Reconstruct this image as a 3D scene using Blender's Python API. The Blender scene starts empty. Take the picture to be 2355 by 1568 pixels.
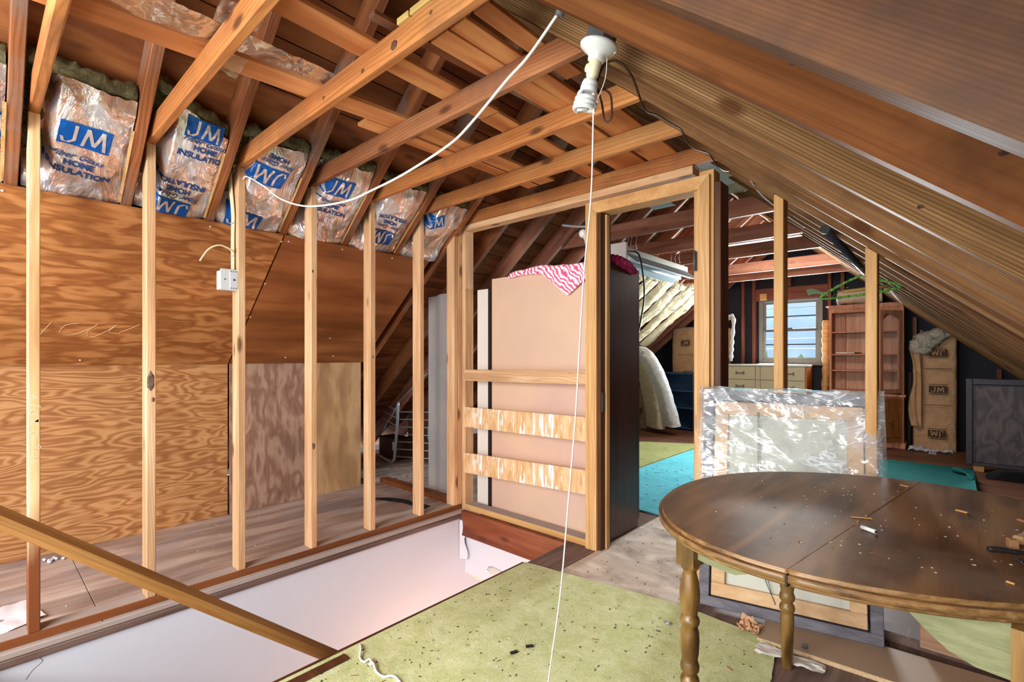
import bpy, bmesh, math, random
from mathutils import Vector, Matrix, noise
random.seed(7)
S = bpy.context.scene
C = S.collection
PI = math.pi
V = Vector

def lin(h):
    h = h.lstrip('#')
    o = []
    for i in (0, 2, 4):
        c = int(h[i:i+2], 16) / 255
        o.append(c/12.92 if c <= .04045 else ((c+.055)/1.055)**2.4)
    return (o[0], o[1], o[2], 1)

# ------------------------------------------------------------------ camera
YAW = math.radians(42.1)
cam = bpy.data.cameras.new('camera')
co = bpy.data.objects.new('camera', cam)
C.objects.link(co)
co.location = (0, 0, 1.21)
co.rotation_euler = (PI/2, 0, YAW)
cam.sensor_width = 36
cam.lens = 36*1122/2355
cam.shift_x = 0
cam.shift_y = 33/2355
cam.clip_start = .02
S.camera = co

# ------------------------------------------------------------------ world, lights, exposure
w = bpy.data.worlds.new('sky')
S.world = w
w.use_nodes = True
bg = w.node_tree.nodes['Background']
bg.inputs[0].default_value = (.84, .92, 1.0, 1)
bg.inputs[1].default_value = 2.2

def area(name, loc, rot, sx, sy, power, col):
    l = bpy.data.lights.new(name, 'AREA')
    l.shape = 'RECTANGLE'
    l.size, l.size_y, l.energy, l.color = sx, sy, power, col
    if sy < 1: l.spread = 2.2
    o = bpy.data.objects.new(name, l)
    C.objects.link(o)
    o.location = loc
    o.rotation_euler = rot
    return o
# added lamp behind the camera for assumed window daylight; no near gable is built
area('assumed_near_daylight', (-1.0, -1.9, 1.75), (PI/2-.36, 0, 0), 2.4, 1.5, 110, (1, .95, .88))
# daylight falling in through the far gable window
area('daylight_far_window', (-1.87, 8.38, 1.6), (-PI/2, 0, 0), .8, .95, 95, (.92, .97, 1))

vs = S.view_settings
vs.view_transform = 'Standard'
vs.look = 'None'
vs.gamma = 1
vs.use_curve_mapping = False
vs.exposure = .70
S.cycles.max_bounces = 7
S.cycles.diffuse_bounces = 4
S.cycles.use_adaptive_sampling = True
S.cycles.adaptive_threshold = .035
S.cycles.adaptive_min_samples = 12
S.cycles.glossy_bounces = 3
S.cycles.transparent_max_bounces = 12
S.cycles.use_denoising = True
S.cycles.sample_clamp_indirect = 8

# ------------------------------------------------------------------ materials
class Mat:
    def __init__(s, name):
        s.m = bpy.data.materials.new(name)
        s.m.use_nodes = True
        s.t = s.m.node_tree
        s.t.nodes.clear()
        s.out = s.n('OutputMaterial')
    def n(s, typ, ins=None, **at):
        nd = s.t.nodes.new('ShaderNode'+typ)
        for k, v in at.items():
            setattr(nd, k, v)
        for k, v in (ins or {}).items():
            i = nd.inputs[k]
            if isinstance(v, bpy.types.NodeSocket):
                s.t.links.new(v, i)
            else:
                i.default_value = v
        return nd
    def ramp(s, fac, stops, interp='LINEAR'):
        r = s.n('ValToRGB', {0: fac})
        cr = r.color_ramp
        cr.interpolation = interp
        while len(cr.elements) < len(stops):
            cr.elements.new(.5)
        for e, (p, c) in zip(cr.elements, stops):
            e.position = p
            e.color = lin(c) if isinstance(c, str) else (c, c, c, 1)
        return r.outputs[0]
    def math(s, op, a, b=0., c=0.):
        return s.n('Math', {0: a, 1: b, 2: c}, operation=op).outputs[0]
    def mix(s, f, a, b, bt='MIX'):
        nd = s.n('Mix', {0: f, 6: a, 7: b}, data_type='RGBA', blend_type=bt)
        return nd.outputs[2]
    def coord(s, scale=(1, 1, 1), rnd=True):
        tc = s.n('TexCoord').outputs['Object']
        mp = s.n('Mapping', {0: tc, 3: scale}, vector_type='POINT').outputs[0]
        if rnd:
            r = s.n('ObjectInfo').outputs['Random']
            r = s.math('MULTIPLY', r, 57.)
            mp = s.n('VectorMath', {0: mp, 1: r}, operation='ADD').outputs[0]
        return mp
    def noise(s, vec, scale=1., detail=3., rough=.55, dist=0.):
        return s.n('TexNoise', {'Vector': vec, 'Scale': scale, 'Detail': detail, 'Roughness': rough, 'Distortion': dist}).outputs[0]
    def bsdf(s, col, rough=.6, metal=0., bump=None, bstr=.2, bdist=.01, spec=.35, **ex):
        b = s.n('BsdfPrincipled')
        ins = {'Base Color': col, 'Roughness': rough, 'Metallic': metal, 'Specular IOR Level': spec}
        ins.update(ex)
        for k, v in ins.items():
            i = b.inputs[k]
            if isinstance(v, bpy.types.NodeSocket):
                s.t.links.new(v, i)
            elif isinstance(v, str):
                i.default_value = lin(v)
            else:
                i.default_value = v
        if bump is not None:
            nb = s.n('Bump', {'Height': bump, 'Strength': bstr, 'Distance': bdist})
            s.t.links.new(nb.outputs[0], b.inputs['Normal'])
        return b.outputs[0]
    def done(s, sh):
        s.t.links.new(sh, s.out.inputs[0])
        return s.m

AX = {'X': lambda a, b: (a, b, b), 'Y': lambda a, b: (b, a, b), 'Z': lambda a, b: (b, b, a)}
def wood(name, cols, axis='X', along=.9, across=11., contour=0., rough=.62, knots=.5, vary=.3, rnd=True, stain=0., staincol='#4a4440', bump=.18, spec=.3, lines=None):
    """cols: dark, mid, light"""
    m = Mat(name)
    base = m.coord(AX[axis](along, across), rnd)
    n1 = m.noise(base, 1., 4, .6, .5)
    fine = m.noise(m.coord(AX[axis](along*3, across*9), rnd), 1., 2, .7)
    if contour:
        k = m.noise(m.coord(AX[axis](along*.8, across*.30), rnd), 1., 2.2, .5, .35)
        c = m.math('SINE', m.math('MULTIPLY', k, contour))
        c = m.math('MULTIPLY_ADD', c, .5, .5)
        g = m.math('ADD', m.math('MULTIPLY', c, .48), m.math('MULTIPLY', n1, .52))
    else:
        g = n1
    g = m.math('ADD', m.math('MULTIPLY', g, .78), m.math('MULTIPLY', fine, .22))
    lo, hi = (.22, .74) if contour else (.32, .68)
    col = m.ramp(g, [(lo, cols[0]), ((lo+hi)/2, cols[1]), (hi, cols[2])])
    if lines:
        sx = m.n('SeparateXYZ', {0: m.n('TexCoord').outputs['Object']}).outputs
        a_ = {'X': (1, 2), 'Y': (0, 2), 'Z': (0, 1)}[axis]
        q = m.math('ADD', m.math('MULTIPLY', sx[a_[0]], .6), sx[a_[1]])
        q = m.math('MULTIPLY_ADD', m.noise(m.coord(AX[axis](1.1, 5.), rnd), 1., 2), lines[2], m.math('MULTIPLY', q, lines[0]))
        q = m.math('MULTIPLY_ADD', m.math('SINE', q), .5, .5)
        q = m.math('MULTIPLY', m.math('POWER', q, 2.), m.math('MULTIPLY', n1, lines[1]*2))
        col = m.mix(q, col, lin(cols[0]), 'MULTIPLY')
    patch = m.noise(m.coord((1.7, 1.7, 1.7), rnd), 1., 3)
    v = m.math('MULTIPLY_ADD', patch, .55, .72)
    if rnd and vary:
        r = m.n('ObjectInfo').outputs['Random']
        v = m.math('MULTIPLY', v, m.math('MULTIPLY_ADD', r, vary, 1-vary/2))
    col = m.n('HueSaturation', {'Hue': .5, 'Saturation': 1., 'Value': v, 'Fac': 1., 'Color': col}).outputs[0]
    if knots:
        vo = m.n('TexVoronoi', {'Vector': m.coord(AX[axis](3.2, 8.), rnd), 'Scale': 1., 'Randomness': 1.}).outputs['Distance']
        kf = m.ramp(vo, [(.09, 1.), (.19, 0.)])
        kf = m.math('MULTIPLY', kf, knots)
        col = m.mix(kf, col, lin('#4b2a17'))
    if stain:
        sn = m.noise(m.coord((2.3, 2.3, 2.3), rnd), 1., 5, .65)
        sf = m.math('MULTIPLY', m.ramp(sn, [(.5, 0.), (.66, 1.)]), stain)
        col = m.mix(sf, col, lin(staincol))
    return m.done(m.bsdf(col, rough, 0, g, bump, .004, spec))

def plain(name, col, rough=.6, metal=0., var=.0, scale=6., bump=0., bscale=60., spec=.35, col2=None, **ex):
    m = Mat(name)
    c = lin(col)
    if var or col2:
        nz = m.noise(m.coord((scale,)*3, False), 1., 4, .6)
        if col2:
            c = m.mix(m.ramp(nz, [(.38, 0.), (.64, 1.)]), lin(col), lin(col2))
        else:
            c = m.n('HueSaturation', {'Value': m.math('MULTIPLY_ADD', nz, var*2, 1-var), 'Color': lin(col)}).outputs[0]
    b = m.noise(m.coord((bscale,)*3, False), 1., 3) if bump else None
    return m.done(m.bsdf(c, rough, metal, b, bump, .004, spec, **ex))

def glow(name, col, st):
    m = Mat(name)
    return m.done(m.n('Emission', {0: lin(col), 1: st}).outputs[0])

def foil_mat():
    m = Mat('foil_paper')
    wv = m.n('VectorMath', {0: m.coord((3.2, 9.5, 3.2)), 1: m.n('TexNoise', {'Vector': m.coord((5, 6, 5)), 'Scale': 1., 'Detail': 2.}).outputs[1]}, operation='ADD').outputs[0]
    vo = m.n('TexVoronoi', {'Vector': wv, 'Scale': 1.}, feature='F1').outputs['Distance']
    n = m.noise(m.coord((3.5, 9, 3.5)), 1., 4, .6, 1.5)
    col = m.ramp(n, [(.32, '#c39d8a'), (.45, '#dcbfae'), (.53, '#c6c3c9'), (.64, '#eaebf2'), (.78, '#a4948f')])
    h = m.math('ADD', vo, m.math('MULTIPLY', n, .9))
    return m.done(m.bsdf(col, .27, .62, h, .75, .03, .5))

def plastic_mat(name, base=.10, tint='#e6eef4'):
    m = Mat(name)
    c = m.coord((3, 3, 3), False)
    n = m.noise(c, 1., 2.5, .55, 2.)
    st_ = m.noise(m.coord((4, 4, 9), False), 1., 2.5, .5, 2.8)
    h = m.math('ADD', n, m.math('MULTIPLY', st_, .4))
    bp = m.n('Bump', {'Height': h, 'Strength': .42, 'Distance': .04}).outputs[0]
    gl = m.n('BsdfGlossy', {'Color': (1, 1, 1, 1), 'Roughness': .12, 'Normal': bp}).outputs[0]
    df = m.n('BsdfDiffuse', {'Color': lin(tint), 'Normal': bp}).outputs[0]
    tr = m.n('BsdfTransparent', {'Color': (.97, .98, 1, 1)}).outputs[0]
    fr = m.n('LayerWeight', {'Blend': .3, 'Normal': bp}).outputs['Fresnel']
    crease_glint = m.ramp(st_, [(.47, 0.), (.50, 1.), (.53, 0.)])  # white highlights along the folds, put into the diffuse share
    patch = m.ramp(n, [(.5, 0.), (.7, 1.)])
    f = m.math('ADD', m.math('MULTIPLY_ADD', patch, .26, base), m.math('MULTIPLY', m.math('MULTIPLY', crease_glint, m.math('MULTIPLY_ADD', patch, .7, .3)), .75))
    a = m.n('MixShader', {0: f, 1: tr, 2: df}).outputs[0]
    b = m.n('MixShader', {0: m.math('MULTIPLY_ADD', fr, .55, .03), 1: a, 2: gl}).outputs[0]
    return m.done(b)

def carpet_mat(name, c1, c2, hair='#4d5a2c', pile=.5, dirt=.5):
    m = Mat(name)
    n = m.noise(m.coord((11, 11, 11), False), 1., 6, .75, .6)
    f = m.noise(m.coord((60, 150, 60), False), 1., 3, .7, 2.)
    col = m.mix(m.ramp(n, [(.3, 0.), (.7, 1.)]), lin(c1), lin(c2))
    col = m.mix(m.math('MULTIPLY', m.ramp(f, [(.56, 0.), (.66, 1.)]), dirt), col, lin(hair))
    big = m.noise(m.coord((1.3, 1.3, 1.3), False), 1., 2)
    col = m.n('HueSaturation', {'Value': m.math('MULTIPLY_ADD', big, .5, .75), 'Color': col}).outputs[0]
    return m.done(m.bsdf(col, .95, 0, f, pile, .006, .1))

def wool_mat(name, c1, c2):
    m = Mat(name)
    n = m.noise(m.coord((22, 22, 22)), 1., 6, .75, 1.)
    col = m.ramp(n, [(.32, c1), (.6, c2)])
    return m.done(m.bsdf(col, 1., 0, n, .9, .03, .05))

def kraft_mat(name, c1, c2):
    m = Mat(name)
    n = m.noise(m.coord((4, 4, 4)), 1., 5, .65, 1.3)
    col = m.ramp(n, [(.3, c1), (.7, c2)])
    return m.done(m.bsdf(col, .7, 0, n, .7, .04, .25))

W_STUD = wood('pine_stud', ('#b18660', '#d0a67c', '#e4c7a2'), along=1.1, across=18, knots=.8, vary=.16, lines=(500, .22, 50))
W_POST = wood('door_casing_wood', ('#b07f48', '#c8985c', '#daae74'), along=1.2, across=24, knots=.25, vary=.12, rough=.5)
W_POSTV = wood('upright_casing_wood', ('#b58752', '#cd9f68', '#deb582'), axis='Z', along=1.2, across=24, knots=.25, vary=.12, rough=.5, lines=(500, .2, 40))
W_DARKPOST = wood('dark_door_edge', ('#3f2014', '#54301c', '#6b4026'), along=1.2, across=16, knots=.1, rough=.5)
W_DARKPOSTV = wood('dark_upright_edge', ('#3f2014', '#54301c', '#6b4026'), axis='Z', along=1.2, across=16, knots=.1, rough=.5)
W_TIE = wood('collar_tie_wood', ('#97582c', '#c58449', '#dda96c'), along=1., across=17, contour=8, knots=.85, vary=.3, stain=.45, staincol='#74503a', lines=(420, .3, 40))
W_TIE2 = wood('dark_collar_tie_wood', ('#6d3d24', '#96603c', '#b47c52'), along=1., across=17, contour=8, knots=.85, vary=.1, stain=.6, staincol='#6a5043', lines=(420, .3, 40))
W_RAFT_L = wood('left_rafter_wood', ('#663820', '#87502d', '#a0663d'), along=1., across=16, knots=.6, vary=.35, stain=.75, staincol='#7d6d64', lines=(700, .35, 40))
W_RAFT_R = wood('right_rafter_wood', ('#54361f', '#7a5738', '#9a7550'), along=.9, across=40, knots=.85, vary=.4, stain=.5, staincol='#4b3724', spec=.05, lines=(1300, .3, 60))
W_RAFT_B = wood('brown_rafter_wood', ('#5a331a', '#82532f', '#9d6d43'), along=.9, across=34, contour=10, knots=.85, vary=.05, stain=.75, staincol='#482c1b', spec=.05)
W_RAFT_C = wood('ribbed_rafter_wood', ('#553a22', '#80603d', '#a07d57'), along=.9, across=30, knots=.85, vary=.05, stain=.35, staincol='#4b3724', spec=.05, lines=(820, .5, 30))
W_RAFT_N = wood('near_rafter_wood', ('#4b2f1e', '#6d4a31', '#8c6648'), along=.9, across=40, contour=6, knots=.9, vary=.1, stain=.75, staincol='#453730', spec=.05, rough=.6, lines=(1300, .25, 60))
W_DECK = wood('roof_deck_wood', ('#5a2f16', '#7b4624', '#945d34'), along=1.6, across=20, contour=16, knots=.6, vary=.3)
W_LOFT = wood('loft_board_wood', ('#a3602f', '#bf7a49', '#d3965f'), along=1.6, across=22, contour=14, knots=.3, vary=.25)
W_FARTIE = wood('far_tie_wood', ('#744431', '#97604a', '#b37c60'), along=1., across=15, knots=.5, vary=.2, stain=.4, staincol='#5d4a42')
W_GSTUD = wood('gable_stud_wood', ('#5a2e22', '#753f2e', '#8c5240'), along=1.1, across=15, knots=.3)
W_PLY_A = wood('plywood_orange', ('#814a26', '#a56a39', '#bd8350'), axis='Y', along=4.5, across=40., contour=22, knots=0, rnd=False, rough=.5, bump=.14)
W_PLY_B = wood('plywood_striped', ('#8a5630', '#aa7546', '#c39261'), axis='Y', along=2.4, across=30., contour=66, knots=0, rnd=False, rough=.6, bump=.12)
W_PLY_C = wood('plywood_dark', ('#774521', '#95592f', '#a96c3e'), axis='Y', along=1.6, across=22, contour=7, knots=0, rnd=False, rough=.42, bump=.06)
W_PLY_D = wood('plywood_mauve', ('#7b5a47', '#967260', '#ad8d78'), axis='Z', along=5, across=36, contour=20, knots=0, rnd=False, rough=.6, bump=.08)
W_PLY_E = wood('plywood_tan', ('#94704c', '#ad8459', '#c29c70'), axis='Z', along=3, across=22, contour=12, knots=0, rnd=False, rough=.6, bump=.08)
W_FLOOR_L = wood('floor_ply_dusty', ('#8d776c', '#b09a8d', '#c9b8ac'), axis='Y', along=1.6, across=24, contour=12, knots=0, rnd=False, rough=.7, stain=.4, staincol='#9a9aa6')
W_FLOOR_D = wood('floor_board_dark', ('#51403a', '#6d5850', '#87716a'), axis='Y', along=1., across=18, knots=.2, rough=.6)
W_FLOOR_P = wood('floor_ply_pale', ('#b9a593', '#e0d2c2', '#f0e7da'), axis='X', along=3.2, across=14, contour=10, knots=0, rnd=False, rough=.7, stain=.85, staincol='#7d6d62')
W_FLOOR_F = wood('floor_far_brown', ('#452c20', '#633f2c', '#7a543c'), axis='X', along=1., across=14, knots=.2, rough=.5)
W_PLATE = wood('brown_plate', ('#5f3218', '#7b4523', '#8d5630'), axis='Y', along=.8, across=12, knots=.2, rnd=False, rough=.5)
W_HEADER = wood('red_beam', ('#5c2c1a', '#7c4126', '#955a3b'), axis='X', along=1.2, across=14, knots=.8, rnd=False)
W_DUST = plain('dusty_plate_top', '#a39690', .9, var=.15, scale=9)
W_RAIL = wood('handrail_wood', ('#70451f', '#926233', '#a97c4a'), along=1.4, across=30, knots=.1, rough=.42, spec=.4, lines=(700, .15, 40))
W_TABLE = wood('walnut_laminate', ('#46301f', '#6d4d33', '#8f6b48'), axis='Y', along=1.3, across=22, contour=16, knots=0, rnd=False, rough=.36, bump=.03, spec=.2, stain=.45, staincol='#8d7c6c')
W_TEDGE = wood('table_edge_band', ('#4f3820', '#7c5c36', '#9a7850'), axis='X', along=2.4, across=60, knots=0, rnd=False, rough=.35, spec=.5)
W_LEG = wood('turned_leg_oak', ('#3f2c12', '#684b22', '#8a6a38'), axis='Z', along=4, across=36, contour=16, knots=0, rough=.3, spec=.5)
M_APRON = wood('sage_apron', ('#666949', '#787a58', '#858761'), axis='X', along=2, across=60, knots=0, rnd=False, rough=.6)
M_FOIL = foil_mat()
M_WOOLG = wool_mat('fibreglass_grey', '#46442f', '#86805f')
M_WOOLY = wool_mat('fibreglass_cream', '#b9ac86', '#e6ddc2')
M_WOOLW = wool_mat('fibreglass_white', '#cdd0d2', '#f6f8fa')
M_KRAFT = kraft_mat('kraft_tan', '#ad8560', '#cba47b')
M_KRAFTL = kraft_mat('kraft_pale', '#c9b994', '#e9dcbc')
M_INKB = plain('blue_ink', '#0d55a8', .35, .35, var=.15, scale=14)
M_INKN = plain('navy_ink', '#123a72', .5)
M_INKS = plain('silver_letter', '#cfc6c4', .35, .6)
M_INKK = plain('dark_ink', '#4a3524', .8)
M_PLAST = plastic_mat('clear_plastic', .17)
M_PLAST3 = plastic_mat('crumpled_film', .5)
M_PLAST2 = plastic_mat('ceiling_plastic', .14, '#d8cdc4')
M_WHITE = plain('white_wall_paint', '#cbd2df', .7, var=.05, scale=2.2, bump=.04, bscale=30)
M_CEIL = plain('cream_plaster', '#c9c9b6', .9)
M_BLACK = plain('black_sheathing', '#23252e', .75, var=.3, scale=3, bump=.1, bscale=40)
M_PEACH = plain('peach_hardboard', '#d6b59b', .55, col2='#ccaa9b', scale=1.6)
M_WARD = wood('dark_wardrobe_laminate', ('#341a13', '#48251a', '#5c3325'), axis='Z', along=.7, across=50, knots=0, rnd=False, rough=.3, bump=.02, spec=.5)
M_WHITEB = plain('white_melamine', '#dcd6d0', .5, var=.04)
M_DARK = plain('dark_edge', '#1d1a1c', .6)
M_GREEN = carpet_mat('green_carpet_pile', '#bcc380', '#e2e6b8', '#76825a', .7, .7)
M_OLIVE = carpet_mat('olive_carpet_pile', '#8b9058', '#a5a972', '#5f6a38', .4, .3)
M_CYAN = carpet_mat('cyan_carpet_pile', '#4aafc2', '#70ccd8', '#246a7e', .35, .35)
M_TEAL = carpet_mat('teal_carpet_pile', '#14504f', '#1e6260', '#0a3838', .35, .3)
M_PORC = plain('white_porcelain', '#d3d6d4', .25, spec=.5)
M_CREAM = plain('cream_plastic', '#d9d3ae', .35)
M_BOXG = plain('grey_box_metal', '#595a5c', .55, .2, var=.2, scale=30)
M_STEEL = plain('galvanised_steel', '#aeb6bf', .4, .75, var=.15, scale=40)
M_STEELW = plain('white_steel', '#d3d9de', .45, .15)
M_CORDW = plain('white_cord', '#e2dfdc', .6)
M_CORDB = plain('brown_wire', '#3a2118', .5)
M_CORDK = plain('black_cable', '#2a2c30', .5)
M_STRING = plain('string', '#d6d2cf', .9)
M_OUTSIDE = plain('outside_siding', '#93a7b7', .8)
M_LEAF = plain('hedge_leaves', '#6f8d3a', .9, col2='#3f5a22', scale=3, bump=.5, bscale=8)
M_GRAYSH = None

# ------------------------------------------------------------------ mesh helpers
class MB:
    def __init__(s):
        s.bm = bmesh.new()
    def box(s, x0, x1, y0, y1, z0, z1, M=None, mi=0):
        vs_ = [s.bm.verts.new((x, y, z)) for x in (x0, x1) for y in (y0, y1) for z in (z0, z1)]
        if M is not None:
            for v in vs_:
                v.co = M @ v.co
        fs = []
        for q in ((0, 1, 3, 2), (4, 6, 7, 5), (0, 4, 5, 1), (2, 3, 7, 6), (0, 2, 6, 4), (1, 5, 7, 3)):
            f = s.bm.faces.new([vs_[i] for i in q])
            f.material_index = mi
            fs.append(f)
        return s
    def tube(s, pts, r, n=8, cap=True, smooth=True, mi=0):
        pts = [V(p) for p in pts]
        rs = r if isinstance(r, (list, tuple)) else [r]*len(pts)
        rings = []
        ref = None
        for i, p in enumerate(pts):
            t = (pts[min(i+1, len(pts)-1)]-pts[max(i-1, 0)])
            t = t.normalized() if t.length > 1e-9 else V((0, 0, 1))
            if ref is None:
                ref = t.orthogonal().normalized()
            ref = (ref - t*ref.dot(t))
            ref = ref.normalized() if ref.length > 1e-6 else t.orthogonal().normalized()
            b = t.cross(ref)
            rings.append([s.bm.verts.new(p + (ref*math.cos(2*PI*k/n)+b*math.sin(2*PI*k/n))*rs[i]) for k in range(n)])
        for a, b in zip(rings, rings[1:]):
            for k in range(n):
                f = s.bm.faces.new((a[k], a[(k+1) % n], b[(k+1) % n], b[k]))
                f.smooth = smooth
                f.material_index = mi
        if cap:
            s.bm.faces.new(rings[0][::-1])
            s.bm.faces.new(rings[-1])
        return s
    def cyl(s, p0, p1, r0, r1=None, n=16, mi=0):
        return s.tube([p0, p1], [r0, r0 if r1 is None else r1], n, mi=mi)
    def lathe(s, base, prof, n=20, axis=(0, 0, 1), sm=True):
        """prof: list of (dist along axis, radius)"""
        a = V(axis).normalized()
        r = a.orthogonal().normalized()
        b = a.cross(r)
        base = V(base)
        rings = []
        for d, rad in prof:
            rings.append([s.bm.verts.new(base+a*d+(r*math.cos(2*PI*k/n)+b*math.sin(2*PI*k/n))*max(rad, 1e-4)) for k in range(n)])
        for p, q in zip(rings, rings[1:]):
            for k in range(n):
                f = s.bm.faces.new((p[k], p[(k+1) % n], q[(k+1) % n], q[k]))
                f.smooth = sm
        s.bm.faces.new(rings[0][::-1])
        s.bm.faces.new(rings[-1])
        return s
    def prism(s, pts, d, mi=0):
        """pts: planar 3-D outline, extruded by vector d"""
        d = V(d)
        a = [s.bm.verts.new(V(p)) for p in pts]
        b = [s.bm.verts.new(V(p)+d) for p in pts]
        n = len(pts)
        s.bm.faces.new(a[::-1]).material_index = mi
        s.bm.faces.new(b).material_index = mi
        for i in range(n):
            s.bm.faces.new((a[i], a[(i+1) % n], b[(i+1) % n], b[i])).material_index = mi
        return s
    def grid(s, f, nu, nv, u=(0, 1), v=(0, 1), smooth=True):
        g = [[s.bm.verts.new(f(u[0]+(u[1]-u[0])*i/nu, v[0]+(v[1]-v[0])*j/nv)) for j in range(nv+1)] for i in range(nu+1)]
        for i in range(nu):
            for j in range(nv):
                q = s.bm.faces.new((g[i][j], g[i+1][j], g[i+1][j+1], g[i][j+1]))
                q.smooth = smooth
        return s
    def blob(s, c, r, amp=.25, sc=6., sub=3, M=None):
        t = bmesh.ops.create_icosphere(s.bm, subdivisions=sub, radius=1)
        c = V(c)
        for v in t['verts']:
            d = v.co.normalized()
            k = 1+amp*noise.fractal(d*sc*.4+c*3, .8, 2., 4)
            p = V((d.x*r[0]*k, d.y*r[1]*k, d.z*r[2]*k))
            v.co = c + (M @ p if M else p)
        for f in {f for v in t['verts'] for f in v.link_faces}:
            f.smooth = True
        return s
    def bevel(s, off, seg=1):
        bmesh.ops.bevel(s.bm, geom=list(s.bm.edges), offset=off, segments=seg, affect='EDGES', clamp_overlap=True)
        return s
    def mesh(s, name):
        bmesh.ops.recalc_face_normals(s.bm, faces=s.bm.faces[:])
        me = bpy.data.meshes.new(name)
        s.bm.to_mesh(me)
        s.bm.free()
        return me

def link(name, me, mats, parent=None):
    o = bpy.data.objects.new(name, me)
    for m in (mats if isinstance(mats, (list, tuple)) else [mats]):
        if m.name not in [x.name for x in me.materials if x]:
            me.materials.append(m)
    C.objects.link(o)
    if parent is not None:
        o.parent = parent
        o.matrix_parent_inverse = pinv(parent)
    return o
def world(o):
    m = o.matrix_basis.copy()
    if o.parent:
        m = world(o.parent) @ o.matrix_parent_inverse @ m
    return m
def pinv(p):
    return world(p).inverted()
def obj(name, mb, mats, parent=None):
    return link(name, mb.mesh(name), mats, parent)
def tag(o, label=None, cat=None, group=None, kind=None):
    if label: o['label'] = label
    if cat: o['category'] = cat
    if group: o['group'] = group
    if kind: o['kind'] = kind
    return o
def thing(name, label, cat, loc=(0, 0, 0), group=None):
    o = bpy.data.objects.new(name, None)
    o.empty_display_size = .1
    C.objects.link(o)
    o.location = loc
    return tag(o, label, cat, group)
def struct(name, loc=(0, 0, 0)):
    o = bpy.data.objects.new(name, None)
    C.objects.link(o)
    o.location = loc
    o['kind'] = 'structure'
    return o
def one(name, mb, mats, label, cat, group=None):
    return tag(obj(name, mb, mats), label, cat, group)
def beam(name, p0, p1, w_, h, side, mat, parent=None, bev=.003, ext=0):
    """bar whose own x axis runs p0->p1, w_ across 'side', h across the third axis"""
    p0, p1 = V(p0), V(p1)
    x = (p1-p0).normalized()
    y = V(side)
    y = (y-x*y.dot(x)).normalized()
    z = x.cross(y)
    L = (p1-p0).length
    b = MB().box(-L/2, L/2, -w_/2, w_/2, -h/2, h/2)
    if bev:
        b.bevel(bev)
    o = link(name, b.mesh(name), mat)
    M = Matrix((x, y, z)).transposed().to_4x4()
    M.translation = (p0+p1)/2
    if parent is not None:
        o.parent = parent
        o.matrix_parent_inverse = pinv(parent)
    o.matrix_basis = M
    return o
def bx(name, x0, x1, y0, y1, z0, z1, mat, parent=None, bev=0.):
    b = MB().box(x0, x1, y0, y1, z0, z1)
    if bev: b.bevel(bev)
    return obj(name, b, mat, parent)
def catmull(P, n=8):
    P = [V(p) for p in P]
    Q = [P[0]*2-P[1]]+P+[P[-1]*2-P[-2]]
    out = []
    for i in range(1, len(Q)-2):
        a, b, c, d = Q[i-1:i+3]
        for k in range(n):
            t = k/n
            out.append(.5*((2*b)+(c-a)*t+(2*a-5*b+4*c-d)*t*t+(3*b-a-3*c+d)*t**3))
    out.append(P[-1])
    return out

TXT = {}
def text_geo(txt, size, bold=0., shear=0.):
    key = (txt, size, bold, shear)
    if key not in TXT:
        cu = bpy.data.curves.new('t', 'FONT')
        cu.body, cu.size, cu.shear, cu.offset = txt, size, shear, bold
        cu.align_x, cu.align_y = 'CENTER', 'CENTER'
        cu.resolution_u = 3
        to = bpy.data.objects.new('t', cu)
        C.objects.link(to)
        me = bpy.data.meshes.new_from_object(to.evaluated_get(bpy.context.evaluated_depsgraph_get()))
        vs_ = [v.co.copy() for v in me.vertices]
        fs = [tuple(p.vertices) for p in me.polygons]
        bpy.data.objects.remove(to)
        bpy.data.curves.remove(cu)
        bpy.data.meshes.remove(me)
        TXT[key] = (vs_, fs)
    return TXT[key]
def add_text(mb, txt, size, place, bold=0., shear=0., cell=.02):
    """place(a,b) maps flat text coordinates to a point; the mesh is cut up so that it follows the surface"""
    vs_, fs = text_geo(txt, size, bold, shear)
    t = bmesh.new()
    vv = [t.verts.new(v) for v in vs_]
    for f in fs:
        try: t.faces.new([vv[i] for i in f])
        except ValueError: pass
    cut_place(mb, t, place, cell)
def add_rect(mb, w_, h, place, cell=.02, skew=0., cx=0., cy=0.):
    t = bmesh.new()
    t.faces.new([t.verts.new((cx+x+skew*y, cy+y, 0)) for x, y in ((-w_/2, -h/2), (w_/2, -h/2), (w_/2, h/2), (-w_/2, h/2))])
    cut_place(mb, t, place, cell)
def cut_place(mb, t, place, cell):
    if cell:
        xs = [v.co.x for v in t.verts]; ys = [v.co.y for v in t.verts]
        for ax, a, b in ((0, min(xs), max(xs)), (1, min(ys), max(ys))):
            c = math.floor(a/cell)*cell+cell
            while c < b:
                no = V((1, 0, 0)) if ax == 0 else V((0, 1, 0))
                bmesh.ops.bisect_plane(t, geom=t.verts[:]+t.edges[:]+t.faces[:], plane_co=no*c, plane_no=no)
                c += cell
    m = {v: mb.bm.verts.new(place(v.co.x, v.co.y)) for v in t.verts}
    for f in t.faces:
        try: mb.bm.faces.new([m[v] for v in f.verts])
        except ValueError: pass
    t.free()

# ------------------------------------------------------------------ roof geometry
RX, RZ = -1.823, 3.006                      # ridge, underside of rafters
def zl(x): return 1.565+.82*(x+3.58)        # left rafter undersides
def zr(x): return 1.438-.86*x               # right rafter undersides
NL = V((-.82, 0, 1)).normalized()           # outward normals
NR = V((.86, 0, 1)).normalized()
UL = V((1, 0, .82)).normalized()            # up the left slope
UR = V((-1, 0, .86)).normalized()
YN, YF = -1.3, 8.5

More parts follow.
